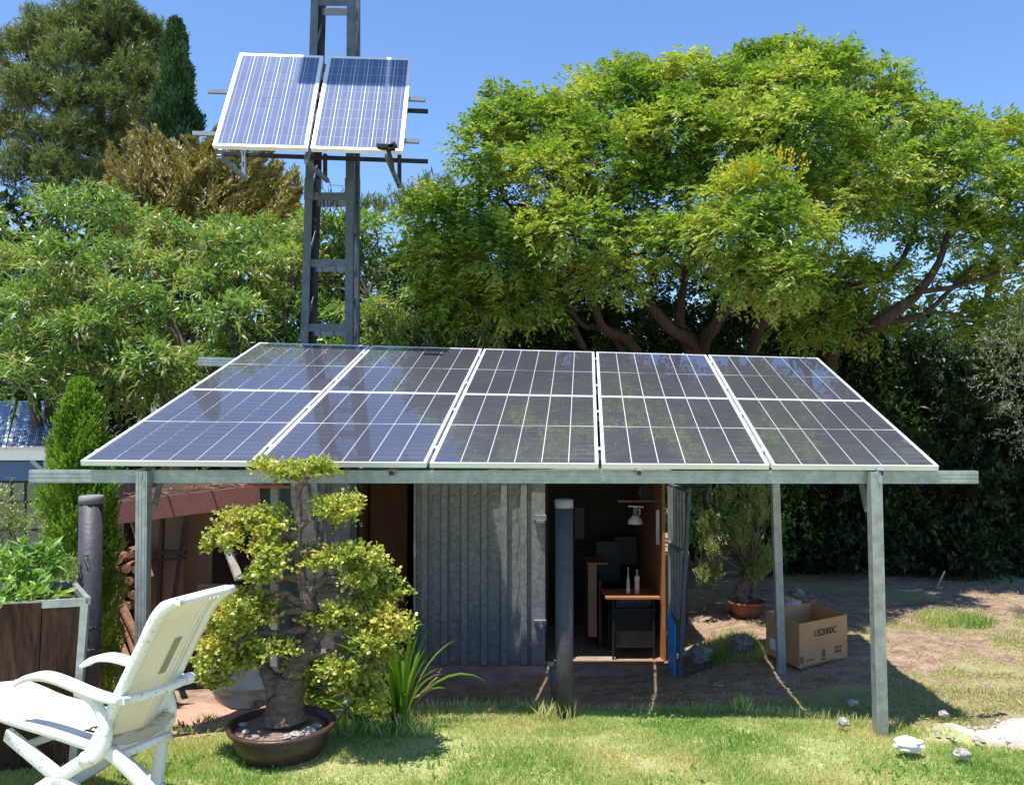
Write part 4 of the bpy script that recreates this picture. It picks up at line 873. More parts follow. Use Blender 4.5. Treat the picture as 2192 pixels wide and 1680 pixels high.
# ------------------------------------------------------------------ planter box (left)
pz = Z(1283, 5.1); pg = .03
pb_ = empty('planter_box', (-3.0, 5.1, pg), 'tall weathered brown planter box with metal edging at the left edge', 'planter')
c1 = Vector((X(193, 5.1), 5.1, pz)); c0 = Vector((c1.x-1.15, 4.80, pz)); c2 = c1+Vector((-.36, .52, 0)); c3_ = c0+Vector((-.36, .52, 0))
ti = lambda p, cx=-3.1, cy=5.3: Vector((p.x+(cx-p.x)*.12, p.y+(cy-p.y)*.05, pg))
cs = [c0, c1, c2, c3_]
for i in range(4):
    a, b = cs[i], cs[(i+1) % 4]; a2, b2 = ti(a), ti(b)
    if i == 0:
        for k in range(5):
            s, e = k/5+.002, (k+1)/5-.002; mb = MB(); n = (b-a).cross(a2-a).normalized(); pk = k % 2*.003
            quad_plate(mb, a.lerp(b, s)-n*pk, a.lerp(b, e)-n*pk, a2.lerp(b2, e)-n*pk, a2.lerp(b2, s)-n*pk, n, .02); mb.build('board', M['planter_wood'], pb_)
    else:
        mb = MB(); n = (b-a).cross(a2-a).normalized(); quad_plate(mb, a, b, b2, a2, n, .02); mb.build('side_wall', M['red_board'], pb_)
    nrm = Vector((b.y-a.y, -(b.x-a.x), 0)).normalized()
    MB().bar(a+nrm*.006-Vector((0, 0, .012)), b+nrm*.006-Vector((0, 0, .012)), .03, .045).build('metal_rim', M['galv'], pb_)
MB().bar(c1+Vector((-.004, -.012, -.02)), ti(c1)+Vector((-.004, -.012, 0)), .05, .03, (0, 1, 0)).build('metal_corner', M['galv'], pb_)
mb = MB(); mb.add([p+Vector((0, 0, -.08)) for p in cs], [(0, 1, 2, 3)]); mb.build('soil', M['soil'], pb_)
def plant_cloud(name, label, pts, n, leafm, L, w, cat='plant', axis=.08, K=6, shape='lance', spread=.9, droop=.2, stem=True, org=None):
    """pts: (centre, radii)"""
    root = empty(name, org, label, cat); mb = MB(); PP = []; AA = []
    for c, r in pts:
        q = norm(R.normal(0, 1, (n, 3))); PP.append(np.array(c)+q*np.array(r)*R.random((n, 1))**.4); AA.append(q+np.array([0, 0, .6]))
        if stem: limb(mb, org, c, .008, .003, n=5)
    if stem: mb.build('stem', M['bark_grey'], root)
    b_, d_, n_ = sprays(np.concatenate(PP), np.concatenate(AA), K, 0, 1, spread, axis, 'r', droop)
    LL = R.uniform(.6, 1.2, len(b_))*L; leaves('foliage', b_, d_, n_, LL, LL*w, leafm, root, kind='stuff', shape=shape); return root
pc_ = (c0+c2)/2+Vector((0, 0, -.08))
plant_cloud('leafy_plant', 'bright leafy green plant growing in the planter box', [(P(40, 1215, 5.3), (.14, .15, .1)), (P(90, 1205, 5.45), (.08, .1, .06)), (P(0, 1230, 5.2), (.16, .2, .1)), (P(30, 1265, 5.15), (.18, .15, .05)), (P(80, 1275, 5.2), (.1, .12, .03))], 34, M['leaf_weed'], .08, .4, org=pc_)
plant_cloud('tall_weed', 'pale seed-headed weed at the left edge behind the planter', [(P(8, 1070, 5.6), (.05, .08, .1)), (P(0, 1120, 5.6), (.07, .08, .12)), (P(25, 1130, 5.6), (.05, .05, .05)), (P(60, 1125, 5.9), (.04, .05, .03))], 40, M['leaf_shrub'], .035, .4, org=pc_+Vector((.2, .2, 0)))
wr = rock('rock', P(118, 1195, 8.0), (.12, .1, .16), M['white_rock'], 3); tag(wr, 'pale boulder behind the planter beside the juniper', 'rock')
db = []
for q in range(26): db.append((P(random.uniform(90, 170), random.uniform(1215, 1275), random.uniform(6.0, 7.6)), (.1, .1, .05)))
plant_cloud('undergrowth', 'low dry undergrowth behind the planter box', db, 30, M['leaf_shrub'], .05, .2, org=(X(120, 6.8), 6.8, -.1), stem=False)

# ------------------------------------------------------------------ bonsai in its pot
def c3(x, y): return ((x/2.018+450)*.856, (y/2.018+1130)*.856)
DBn = 5.25; pcx = X(609, DBn); potz = H(pcx, DBn)
pot = empty('bonsai_pot', (pcx, DBn, potz), 'wide round dark brown glazed pot holding the bonsai on the lawn', 'plant pot')
zr_ = Z(1546, DBn)
MB().lathe((pcx, DBn, potz), [(.215, 0), (.245, .02), (.28, (zr_-potz)*.5), (.298, (zr_-potz)*.82), (.292, (zr_-potz)*.86), (.325, (zr_-potz)*.90), (.33, zr_-potz), (.305, zr_-potz+.004), (.29, zr_-potz-.03)], 48).build('pot_wall', M['clay'], pot)
MB().lathe((pcx, DBn, zr_-.032), [(.001, .03), (.12, .025), (.22, .012), (.292, 0)], 32, lump=.02).build('soil', M['soil'], pot)
for k, (dx, dy, r) in enumerate(((.13, -.17, .045), (.19, -.10, .04), (.08, -.2, .03), (-.18, -.12, .025), (.1, .1, .04), (.22, -.02, .03), (-.1, -.2, .02), (-.24, 0, .025))):
    o = rock('pebble', (pcx+dx, DBn+dy, zr_-.012), (r, r*.8, r*.5), M['stone'], 20+k); tag(o, 'pale pebble lying on the soil of the bonsai pot', 'pebble', 'pebbles in the bonsai pot')
bz = empty('bonsai_tree', (pcx, DBn, zr_-.02), 'large gnarled bonsai with tiers of small yellow-green succulent leaves', 'bonsai')
def q3(x, y, dd=0): u, v = c3(x, y); return P(u, v, DBn+dd)
mb = MB()
def trk(pts, rs, n=12, lump=.07):
    pts = [Vector(p) for p in pts]; sm = []; rr = []
    for i in range(len(pts)-1):
        p0 = pts[max(i-1, 0)]; p1 = pts[i]; p2 = pts[i+1]; p3_ = pts[min(i+2, len(pts)-1)]
        for k in range(5):
            t = k/5; sm.append(.5*((2*p1)+(p2-p0)*t+(2*p0-5*p1+4*p2-p3_)*t*t+(3*p1-p0-3*p2+p3_)*t**3)); rr.append(rs[i]+(rs[i+1]-rs[i])*t)
    sm.append(pts[-1]); rr.append(rs[-1]); mb.tube(sm, rr, n, lump=lump)
trk([q3(530, 1350), q3(530, 1290), q3(545, 1200), q3(560, 1130)], [.145, .108, .095, .08], 16, .12)
trk([q3(500, 1210), q3(455, 1140, .02), q3(415, 1080, .04)], [.09, .05, .035])
trk([q3(560, 1150), q3(600, 1060), q3(660, 960, .02), q3(690, 860, .03), q3(650, 760), q3(620, 660), q3(600, 560), q3(585, 480), q3(570, 420), q3(620, 370), q3(680, 320, -.02)], [.068, .064, .05, .044, .048, .034, .029, .028, .032, .018, .010])
trk([q3(590, 470), q3(600, 380), q3(605, 300), q3(597, 200), q3(640, 140), q3(665, 105)], [.03, .022, .017, .022, .013, .008])
trk([q3(597, 200), q3(560, 150), q3(520, 110)], [.014, .01, .006])
for a in ([(560, 440), (500, 380), (420, 360), (300, 330), (220, 390)], [(590, 480), (500, 470), (440, 480)], [(610, 640), (540, 630), (470, 650), (400, 620)], [(640, 740), (680, 690), (730, 640), (790, 630), (900, 600), (1000, 620)], [(690, 700), (760, 685), (850, 710), (920, 770), (1060, 850)],
          [(650, 760), (580, 745), (530, 710), (440, 735), (330, 780)], [(640, 800), (520, 800), (400, 830), (240, 880)], [(640, 880), (500, 920), (400, 910), (250, 990), (170, 1080)], [(640, 1030), (720, 1010), (800, 1020), (900, 1070), (1000, 1060)], [(600, 520), (680, 500), (780, 520), (900, 520)], [(680, 960), (740, 890), (830, 850)], [(420, 1080), (380, 1040), (300, 1060)], [(700, 1010), (780, 1080), (860, 1180), (960, 1240)]):
    dd = random.uniform(-.15, .12); trk([q3(x, y, dd*i/(len(a)-1)) for i, (x, y) in enumerate(a)], [.026*(1-i/len(a))+.005 for i in range(len(a))], 8)
PADS = [(590,100,150,24),(430,75,45,16),(720,95,70,20),(540,125,60,20),(690,65,28,16),(780,290,70,40),(840,250,60,20),(700,280,30,28),(860,320,40,16),(800,350,40,16),(430,330,110,30),(300,340,90,32),(230,400,50,32),(180,470,35,30),(470,390,75,34),(420,430,50,24),(250,460,26,24),(440,500,90,36),(460,580,70,40),(400,640,50,32),
 (660,510,60,24),(700,570,70,26),(800,540,80,26),(900,520,80,26),(930,580,110,30),(1000,640,80,34),(900,650,70,30),(1060,710,80,38),(960,740,80,34),(1020,830,80,38),(1090,880,70,34),(1100,930,40,20),
 (340,750,120,32),(250,800,90,32),(420,780,80,30),(180,830,35,22),(330,850,130,34),(240,900,80,34),(180,990,80,34),(290,960,110,40),(160,1070,70,34),(250,1060,90,36),(140,1130,50,30),(200,1160,45,24),(340,1050,60,34),(480,1000,75,34),
 (820,810,80,32),(720,850,80,30),(850,880,80,34),(930,900,50,30),(980,970,80,36),(1000,1040,80,32),(600,1110,60,34),(700,1080,90,34),(800,1100,80,34),(850,1180,80,38),(930,1130,70,34),(930,1230,70,36),(980,1290,45,30)]
PP, AA = [], []
for (x, y, rx, ry) in PADS:
    dd = random.uniform(-.24, .14)*min(1, max(rx, 60)/90) if y > 450 else random.uniform(-.08, .08)
    u, v = c3(x, y); c = np.array(P(u, v, DBn+dd)); k = DBn/FOC*.856/2.018; r = np.array([rx*k*.84, rx*k*.6, ry*k*.66]); n = int(16+rx*ry/34)
    q = norm(R.normal(0, 1, (n, 3))+np.array([0, 0, .3])); PP.append(c+q*r*R.uniform(.25, 1.38, (n, 1))); AA.append(q*np.array([1, 1, .6])+R.normal(0, .4, (n, 3))+np.array([0, 0, .35]))
    for j in range(5):
        e = c+norm(R.normal(0, 1, 3))*r*.8; mb.tube([Vector(c), Vector((c+e)/2)+Vector((0, 0, .008)), Vector(e)], [.005, .004, .002], 4)
mb.build('trunk', M['bark_bonsai'], bz)
pos = np.concatenate(PP); b_, d_, n_ = sprays(pos, np.concatenate(AA), 6, 0, 1, .95, .065, 'r', 0, .35)
LL = R.uniform(.6, 1.3, len(b_))*.0225; leaves('crown', b_, d_, n_, LL, LL*.95, M['leaf_jade'], bz, kind='stuff', shape='round')

# ------------------------------------------------------------------ strap-leaved clump and succulents
def straps(name, label, cu, D, n, Lr, spread, leafm, w, cat='plant', bottom=None, fan=None):
    x = X(cu, D); z0 = H(x, D); root = empty(name, (x, D, z0), label, cat)
    for k in range(n):
        a = random.uniform(0, 2*math.pi) if not fan else random.uniform(*fan); L = random.uniform(*Lr); tilt = random.uniform(.1, spread); pts = []; mb = MB()
        d = Vector((math.cos(a), math.sin(a), 0)); g = []
        p = Vector((x, D, z0))+d*random.uniform(0, .05); ang = math.pi/2-tilt*.4; side = Vector((-math.sin(a), math.cos(a), 0))
        for j in range(9):
            t = j/8; ww = w*(.75+.5*t)*(1-t**4)+.0015; fold = Vector((0, 0, ww*.35)); g.append([p+side*ww/2+fold, p, p-side*ww/2+fold])
            p = p+(d*math.cos(ang)+Vector((0, 0, 1))*math.sin(ang))*(L/8); ang -= tilt*.30*(.4+t)
        mb.sheet(g); o = mb.build('leaf', leafm, root); 
        for f in o.data.polygons: f.use_smooth = True
    return root
straps('strap_leaved_plant', 'clump of glossy bright green strap leaves right of the bonsai pot', 860, 5.75, 46, (.35, .75), 1.25, M['leaf_strap'], .034)
straps('strap_leaved_plant', 'smaller strap-leaved tuft behind the right side of the bonsai pot', 775, 5.7, 14, (.2, .45), 1.2, M['leaf_strap'], .02)
plant_cloud('jade_plant', 'small jade plant with reddish leaf tips just behind the bonsai trunk', [(P(680, 1490, 6.0), (.05, .05, .07)), (P(667, 1465, 6.0), (.05, .05, .04)), (P(700, 1500, 6.0), (.05, .05, .05))], 30, M['leaf_jade'], .045, .7, axis=.04, shape='round', org=(X(682, 6), 6.0, H(X(682, 6), 6)))
plant_cloud('jade_plant', 'yellow-tipped jade plant in front of the grey sheet behind the bonsai', [(P(735, 1402, 6.9), (.08, .06, .07)), (P(760, 1420, 6.9), (.06, .05, .05)), (P(795, 1400, 7), (.07, .06, .04)), (P(740, 1445, 6.9), (.08, .06, .06))], 26, M['leaf_jade'], .05, .7, axis=.05, shape='round', org=(X(745, 6.9), 6.9, H(X(745, 6.9), 6.9)))
for (u, v, D, r, m, lab, sd) in ((535, 1468, 6.7, (.26, .18, .17), 'cream', 'large pale rounded rock behind the bonsai trunk', 1), (740, 1500, 6.5, (.10, .08, .07), 'stone', 'pale rock right of the jade plant', 2), (1945, 1592, 5.28, (.088, .06, .045), 'white_rock', 'bright white rock on the lawn near the right post', 4), (1588, 1378, 8.6, (.11, .1, .1), 'dark_rock', 'grey rock in the shade left of the cardboard box', 5),
    (1512, 1392, 8.3, (.06, .05, .03), 'dark_rock', 'small grey stone in the shade by the open door', 6), (1692, 1292, 9.9, (.13, .1, .06), 'stone', 'pale stone behind the cardboard box', 7), (2020, 1528, 5.95, (.035, .03, .025), 'stone', 'small pale stone in the shade right of the front post', 8), (1826, 1503, 6.25, (.04, .03, .02), 'stone', 'small pale stone in the canopy shade', 9), (1805, 1545, 5.75, (.045, .03, .03), 'stone', 'buff stone at the lawn edge left of the front post', 10),
    (1498, 1402, 8.5, (.10, .09, .08), 'dark_rock', 'grey rock at the foot of the open door', 12), (2060, 1612, 5.2, (.05, .04, .03), 'stone', 'pale rock on the edge of the gravel patch', 13), (1705, 1268, 10.6, (.1, .1, .06), 'dark_rock', 'flat grey stone near the terracotta pot', 14)):
    o = rock('rock', P(u, v, D), r, M[m], sd); tag(o, lab, 'rock')
gp = []
for k in range(700):
    x = R.uniform(2.75, 5.4); y = R.uniform(5.2, 6.0)
    if gravel_mask(np.array([x]), np.array([y]))[0] > .3: gp.append((x, y))
mb = MB()
for (x, y) in gp:
    r = random.uniform(.006, .022); z = H(x, y)+.035; a = random.random()*3
    vs = [(x+r*math.cos(a+k*1.26)*random.uniform(.7, 1.2), y+r*math.sin(a+k*1.26)*random.uniform(.7, 1.2), z) for k in range(5)]+[(x, y, z+r*.8)]
    mb.add(vs, [(i, (i+1) % 5, 5) for i in range(5)])
mb.build('gravel', M['stone'])['kind'] = 'stuff'
# scattered dirt clods, twigs and leaf litter on the bare yard
mb = MB()
for k in range(1500):
    x = random.uniform(1.3, 6.5); y = random.uniform(5.9, 12); r = random.uniform(.004, .014)*(1 if random.random() < .95 else 2); z = H(x, y); a = random.random()*3
    vs = [(x+r*math.cos(a+j*1.26)*random.uniform(.6, 1.3), y+r*math.sin(a+j*1.26)*random.uniform(.6, 1.3), z) for j in range(5)]+[(x, y, z+r*.9+.012)]
    mb.add(vs, [(i, (i+1) % 5, 5) for i in range(5)])
mb.build('dirt_clods', M['dark_rock'])['kind'] = 'stuff'
n = 9000; x = R.uniform(1, 7, n); y = R.uniform(6, 13, n); pos = np.stack([x, y, Hn(x, y)+.015], -1); d = R.normal(0, 1, (n, 3)); d[:, 2] *= .15
leaves('leaf_litter', pos, d, np.tile([0, 0, 1.], (n, 1))+R.normal(0, .3, (n, 3)), R.uniform(.02, .05, n), .012, M['grass_dry'], kind='stuff')
tw_ = MB().tube([P(2005, 1258, 11), P(2022, 1222, 11)], .012, 5).tube([P(2005, 1258, 11), P(2018, 1257, 11)], .01, 5).build('stick', M['stone'], None, P(2005, 1258, 11)); tag(tw_, 'pale forked stick lying upright against the dark hedge', 'stick')
tw2 = MB().tube([P(1915, 1262, 11), P(1950, 1264, 11), P(1975, 1261, 11)], .01, 5).build('stick', M['stone'], None, P(1940, 1262, 11)); tag(tw2, 'pale straight stick lying flat on the shaded dirt', 'stick')

# ------------------------------------------------------------------ grass
def grass(name, n, xr, yr, maskf, h, w, m, lean=.6):
    x = R.uniform(*xr, n*3); y = R.uniform(*yr, n*3)**1; keep = R.random(n*3) < maskf(x, y); x = x[keep][:n]; y = y[keep][:n]; k = len(x)
    z = Hn(x, y)-.004; pos = np.stack([x, y, z], -1); d = np.stack([R.normal(0, lean, k), R.normal(-.15, lean, k), np.ones(k)], -1)
    hh = h*R.uniform(.45, 1.25, k)*(.7+.7*vnoise(x, y, 2.2, 21))
    return leaves(name, pos, d, norm(R.normal(0, 1, (k, 3))+np.array([0, .3, 0])), hh, w*R.uniform(.7, 1.3, k), m, kind='stuff', shape='blade', curve=.25)
grass('lawn_grass', 240000, (-4.2, 4.6), (4.3, 6.6), lambda x, y: lawn_mask(x, y)*(.35+.65*vnoise(x, y, 1.7, 22))*(1-gravel_mask(x, y)), .036, .0042, M['grass'])
grass('lawn_edge_grass', 6000, (-1.2, 3.0), (5.6, 6.6), lambda x, y: np.clip(1-np.abs(y-np.interp(x, EX, EY)+.02)/.10, 0, 1), .085, .005, M['grass'], .4)
grass('yard_grass', 42000, (1.2, 6.5), (5.6, 10.5), lambda x, y: patch_mask(x, y)*(1-lawn_mask(x, y))*(1-gravel_mask(x, y)), .032, .0045, M['grass_dry'], .6)
grass('shade_grass', 9000, (1.7, 2.6), (8.2, 9.6), lambda x, y: np.clip(1.1-np.hypot((x-2.3)/.35, (y-8.9)/.5), 0, 1), .12, .006, M['grass'], .4)
grass('tall_grass_tuft', 130, (.16, .42), (5.80, 5.98), lambda x, y: np.ones_like(x), .13, .0036, M['grass'], .38)
grass('tall_grass_tuft', 110, (1.60, 1.72), (6.1, 6.25), lambda x, y: np.ones_like(x), .12, .006, M['grass'], .3)
grass('path_grass', 2500, (-2.4, -1.4), (5.5, 6.6), lambda x, y: np.clip(vnoise(x, y, 5, 30)-.55, 0, 1)*2, .06, .005, M['grass'], .5)
grass('pot_side_grass', 500, (-1.35, -.5), (5.5, 5.75), lambda x, y: np.ones_like(x), .16, .006, M['grass'], .35)
grass('yard_grass_tuft', 2200, (4.6, 5.5), (9.3, 10.3), lambda x, y: np.clip(1.1-np.hypot((x-5.1)/.45, (y-9.8)/.45), 0, 1), .09, .008, M['grass'], .4)

n = 2600; x = R.uniform(-4, 4.5, n); y = R.uniform(4.4, 6.4, n); pos = np.stack([x, y, Hn(x, y)+R.uniform(.01, .035, n)], -1); d = R.normal(0, 1, (n, 3)); d[:, 2] *= .2
leaves('fallen_leaves', pos, d, np.tile([0, 0, 1.], (n, 1))+R.normal(0, .4, (n, 3)), R.uniform(.012, .035, n), .012, M['leaf_gold'], kind='stuff')
n = 1500; x = R.uniform(-4, 4.5, n); y = R.uniform(4.4, 6.3, n); k_ = vnoise(x, y, 2.6, 41) > .58; x = x[k_]; y = y[k_]; pos = np.stack([x, y, Hn(x, y)+.01], -1); b_, d_, n_ = sprays(pos, np.tile([0, 0, 1.], (len(x), 1)), 5, 0, .6, 1.1, .03, 'r', 0)
leaves('lawn_weeds', b_, d_, n_, R.uniform(.02, .04, len(b_)), .013, M['leaf_weed'], kind='stuff', shape='round')
# ------------------------------------------------------------------ cardboard box
bx = empty('cardboard_box', P(1712, 1431, 7.86), 'open brown cardboard box printed US2000C standing behind the right front post', 'box')
q0 = P(1712, 1431, 7.86); zb = q0.z; q1 = Vector((X(1807, 8.25), 8.25, zb)); q3_ = Vector((X(1635, 8.39), 8.39, zb)); q2 = q1+(q3_-q0); hh = .41
for a, b in ((q0, q1), (q1, q2), (q2, q3_), (q3_, q0)):
    mb = MB(); n = Vector((b.y-a.y, -(b.x-a.x), 0)).normalized(); up = Vector((0, 0, hh)); quad_plate(mb, a, b, b+up, a+up, n, .006); mb.build('side_wall', M['cardboard'], bx)
mb = MB(); mb.add([p+Vector((0, 0, .01)) for p in (q0, q1, q2, q3_)], [(0, 1, 2, 3)]); mb.build('bottom', M['cardboard'], bx)
fd = (q1-q0).normalized(); fn = Vector((fd.y, -fd.x, 0)); fu = Vector((0, 0, 1)); FLn = (q1-q0).length
mb = MB(); mb.frame(q0+fd*FLn/2+fn*.002+fu*.15, fd, fn, fu, FLn*.99, .004, .005).build('tape_edge', M['cardboard'], bx)
def text_on(s, o, size, parent, name='lettering', bold=0):
    cu = bpy.data.curves.new('lettering', 'FONT'); cu.body = s; cu.size = size; cu.extrude = .0004; cu.offset = bold
    t = bpy.data.objects.new('tmp', cu); COL.objects.link(t); dg = bpy.context.evaluated_depsgraph_get(); me = bpy.data.meshes.new_from_object(t.evaluated_get(dg)); bpy.data.objects.remove(t)
    me.transform(Matrix(((fd.x, fu.x, fn.x, 0), (fd.y, fu.y, fn.y, 0), (fd.z, fu.z, fn.z, 0), (0, 0, 0, 1)))); me.transform(Matrix.Translation(o-origin(parent)))
    return link_mesh(name, me, M['ink'], parent)
text_on('US2000C', q0+fd*.21+fu*.265+fn*.003, .088, bx, bold=.0008)
lg = MB()
for k in range(7):
    a = k*math.pi/3; rr = .022 if k < 6 else 0; lg.lathe(q0+fd*(.35+rr*math.sin(a))+fu*(.095+rr*1.3*math.cos(a))+fn*.003, [(.009, 0), (.009, .001)], 8, axis=fn)
    lg.lathe(q0+fd*(.03+rr*math.sin(a))+fu*(.075+rr*1.3*math.cos(a))+fn*.003, [(.009, 0), (.009, .001)], 8, axis=fn)
lg.frame(q0+fd*.34+fu*.04+fn*.003, fd, fn, fu, .07, .001, .010); lg.frame(q0+fd*.15+fu*.06+fn*.003, fd, fn, fu, .11, .001, .008); lg.frame(q0+fd*.30+fu*.012+fn*.003, fd, fn, fu, .5, .001, .006)
for k in range(3):
    for j in range(2): lg.frame(q0+fd*(.53+k*.035)+fu*(.08+j*.04)+fn*.003, fd, fn, fu, .018, .001, .026)
lg.build('printed_marks', M['ink'], bx)
sdv = (q3_-q0).normalized(); sn = Vector((-sdv.y, sdv.x, 0)); MB().frame(q0+sdv*.38+fu*.12+sn*.003, sdv, sn, fu, .2, .002, .10).build('paper_label', M['paper'], bx)

# ------------------------------------------------------------------ terracotta bowl with a straggly bonsai
tx = X(1594, 10.3); tz = H(tx, 10.3)
tz = Z(1318, 10.3)
tpz = empty('terracotta_bowl', (tx, 10.3, tz), 'terracotta bowl standing behind the grey rock near the open door', 'plant pot')
MB().lathe((tx, 10.3, tz), [(.15, 0), (.20, .10), (.215, .15), (.235, .155), (.235, .185), (.21, .185), (.2, .15), (.001, .14)], 28).build('bowl', M['terracotta'], tpz)
sb = empty('straggly_bonsai', (tx, 10.3, tz+.14), 'straggly grey-green bonsai growing in the terracotta bowl', 'bonsai'); mb = MB()
trk([P(1595, 1290, 10.3), P(1580, 1265, 10.3), P(1600, 1240, 10.2), P(1610, 1215, 10.3)], [.06, .045, .04, .03]); trk([P(1610, 1280, 10.3), P(1612, 1230, 10.3), P(1600, 1180, 10.3), P(1590, 1100, 10.3)], [.04, .03, .02, .01])
PP, AA = [], []
for k in range(64):
    u = random.uniform(1490, 1645); v = random.uniform(1050, 1245); dd = random.uniform(-.3, .3); c = P(u, v, 10.3+dd)
    if k % 2 == 0: limb(mb, P(1605, 1225, 10.3), c, .012, .003, n=4, wig=.15)
    n = 60; q = norm(R.normal(0, 1, (n, 3))); PP.append(np.array(c)+q*np.array([.07, .07, .12])*R.random((n, 1))); AA.append(q*.5+np.array([0, 0, 1.]))
mb.build('trunk', M['bark_bonsai'], sb)
b_, d_, n_ = sprays(np.concatenate(PP), np.concatenate(AA), 6, 0, 1, .5, .06, 'r', 0); leaves('crown', b_, d_, n_, R.uniform(.02, .045, len(b_)), .014, M['leaf_shrub'], sb, kind='stuff')
hn = MB().tube([P(1510, 1040, 8.7), P(1512, 1090, 8.7)], [.03, .035], 8).build('hanging_cloth', M['black_plastic'], None, P(1510, 1065, 8.7)); tag(hn, 'dark bundle hanging beneath the canopy right of the open door', 'bundle')
hn = MB().bar(P(1470, 1036, 8.6), P(1505, 1048, 8.5), .12, .02).build('roof_scrap', M['black_plastic'], None, P(1490, 1040, 8.6)); tag(hn, 'dark scrap of roofing sticking out above the open door', 'sheet')

# ------------------------------------------------------------------ white recliner chair
A0 = Vector((-1.905, 4.10, 0)); Bd = Vector((.892, -.452, 0)); Wd_ = Vector((.452, .892, 0)); CW = .385
def N(u, v, w=0.0):           # a pixel on the chair's side plane at width w
    o = A0+Wd_*w; nrm = Wd_
    d = P(u, v, 1)-Vector((0, 0, EYE)); t = (o-Vector((0, 0, 0))).dot(nrm)/d.dot(nrm); q = Vector((0, 0, EYE))+d*t; return q
def sw(p, w): return p+Wd_*w
ch = empty('reclining_chair', A0+Vector((0, 0, .08)), 'white plastic reclining garden chair with peeling paint and beige mesh back', 'chair')
def rail_(pts, w, h, name, m, smooth=3, parent=None):
    """rounded bar along a curve: w across the chair, h in profile"""
    pts = [Vector(p) for p in pts]; sm = []
    for i in range(len(pts)-1):
        p0 = pts[max(i-1, 0)]; p1 = pts[i]; p2 = pts[i+1]; p3_ = pts[min(i+2, len(pts)-1)]
        for k in range(smooth):
            t = k/smooth; sm.append(.5*((2*p1)+(p2-p0)*t+(2*p0-5*p1+4*p2-p3_)*t*t+(3*p1-p0-3*p2+p3_)*t**3))
    sm.append(pts[-1]); mb = MB(); b = 0; n = len(sm); pr = 12
    hs = h if hasattr(h, '__len__') else [h]*len(pts)
    for i, p in enumerate(sm):
        t = (sm[min(i+1, n-1)]-sm[max(i-1, 0)]).normalized(); x = Wd_ if abs(t.dot(Wd_)) < .8 else Bd
        x = (x-t*x.dot(t)).normalized(); z = x.cross(t); hh_ = float(np.interp(i/(n-1), np.linspace(0, 1, len(hs)), hs))
        for k in range(pr):
            a = 2*math.pi*k/pr; ca, sa = math.cos(a), math.sin(a); e = .28
            mb.v.append(tuple(p+x*(w/2*math.copysign(abs(ca)**e, ca))+z*(hh_/2*math.copysign(abs(sa)**e, sa))))
    for i in range(n-1):
        for k in range(pr):
            k2 = (k+1) % pr; mb.f.append((i*pr+k, i*pr+k2, (i+1)*pr+k2, (i+1)*pr+k)); mb.sm.append(True); mb.mi.append(0)
    for i in (0, n-1): mb.f.append(tuple(i*pr+k for k in range(pr))); mb.sm.append(False); mb.mi.append(0)
    return mb.build(name, m, parent or ch)
arm = [N(40, 1464), N(62, 1450), N(95, 1446), N(135, 1457), N(185, 1478), N(225, 1492), N(262, 1500)]
backp = [N(178, 1625), N(212, 1560), N(255, 1470), N(298, 1380), N(322, 1330), N(345, 1302)]
for w, s in ((0, ''), (CW, '')):
    rail_([sw(p, w) for p in arm], .072, [.02, .035, .04, .035, .032, .032, .03], 'armrest', M['white_plastic'])
bi = .03
for w in (bi, CW-bi):
    q = backp+([N(372, 1288)] if w == bi else [N(372, 1288)])
    rail_([sw(p, w) for p in q], .05, [.05, .05, .05, .05, .055, .06, .035], 'back_rail', M['peel'] if w == bi else M['white_plastic'])
tl, tr_ = sw(N(366, 1291), bi-.01), sw(N(366, 1291), CW-bi+.01)
rail_([tl, tl.lerp(tr_, .5)+Vector((0, 0, .004)), tr_+Vector((0, 0, .006))], .075, .03, 'top_rail', M['white_plastic'])
# sling back
g = []; prof = [N(196, 1600), N(224, 1545), N(262, 1465), N(300, 1385), N(326, 1332), N(352, 1299)]
for i, p in enumerate(prof): g.append([sw(p, bi+.02+(CW-2*bi-.04)*k/6)-Bd*.004+Bd*(.015*math.sin(math.pi*k/6)*math.sin(math.pi*i/5)) for k in range(7)])
mb = MB(); mb.sheet(g); mb.sheet([[q-Bd*.004 for q in r][::-1] for r in g]); sl = mb.build('sling_back', M['sling'], ch)
g2 = [[g[i][k]+Bd*.006 for k in (3, 4)] for i in (2, 3)]; mb = MB(); mb.sheet(g2); mb.build('sling_patch', M['sling_patch'], sl)
for w in (CW-bi-.075, CW-bi-.05, CW-bi-.025): rail_([sw(p, w)+Bd*.012 for p in prof], .008, .01, 'sling_cord', M['white_plastic'], parent=sl)
rail_([sw(N(222, 1588), bi), sw(N(226, 1598), CW*.35), sw(N(224, 1600), CW*.7), sw(N(228, 1578), CW-bi+.03)], .05, [.03, .055, .05, .035], 'sling_fold', M['sling'], parent=sl)
# rear crossbar joining the armrests, ending in a round knob
ra, rb = N(262, 1500), sw(N(262, 1500), CW+.02)
rail_([ra, ra.lerp(rb, .5)+Bd*.03, rb], .04, .035, 'rear_crossbar', M['peel'])
MB().lathe(rb-Wd_*.03, [(.001, -.002), (.028, 0), (.03, .03), (.024, .05), (.001, .055)], 16, axis=Wd_).build('knob', M['white_plastic'], ch)
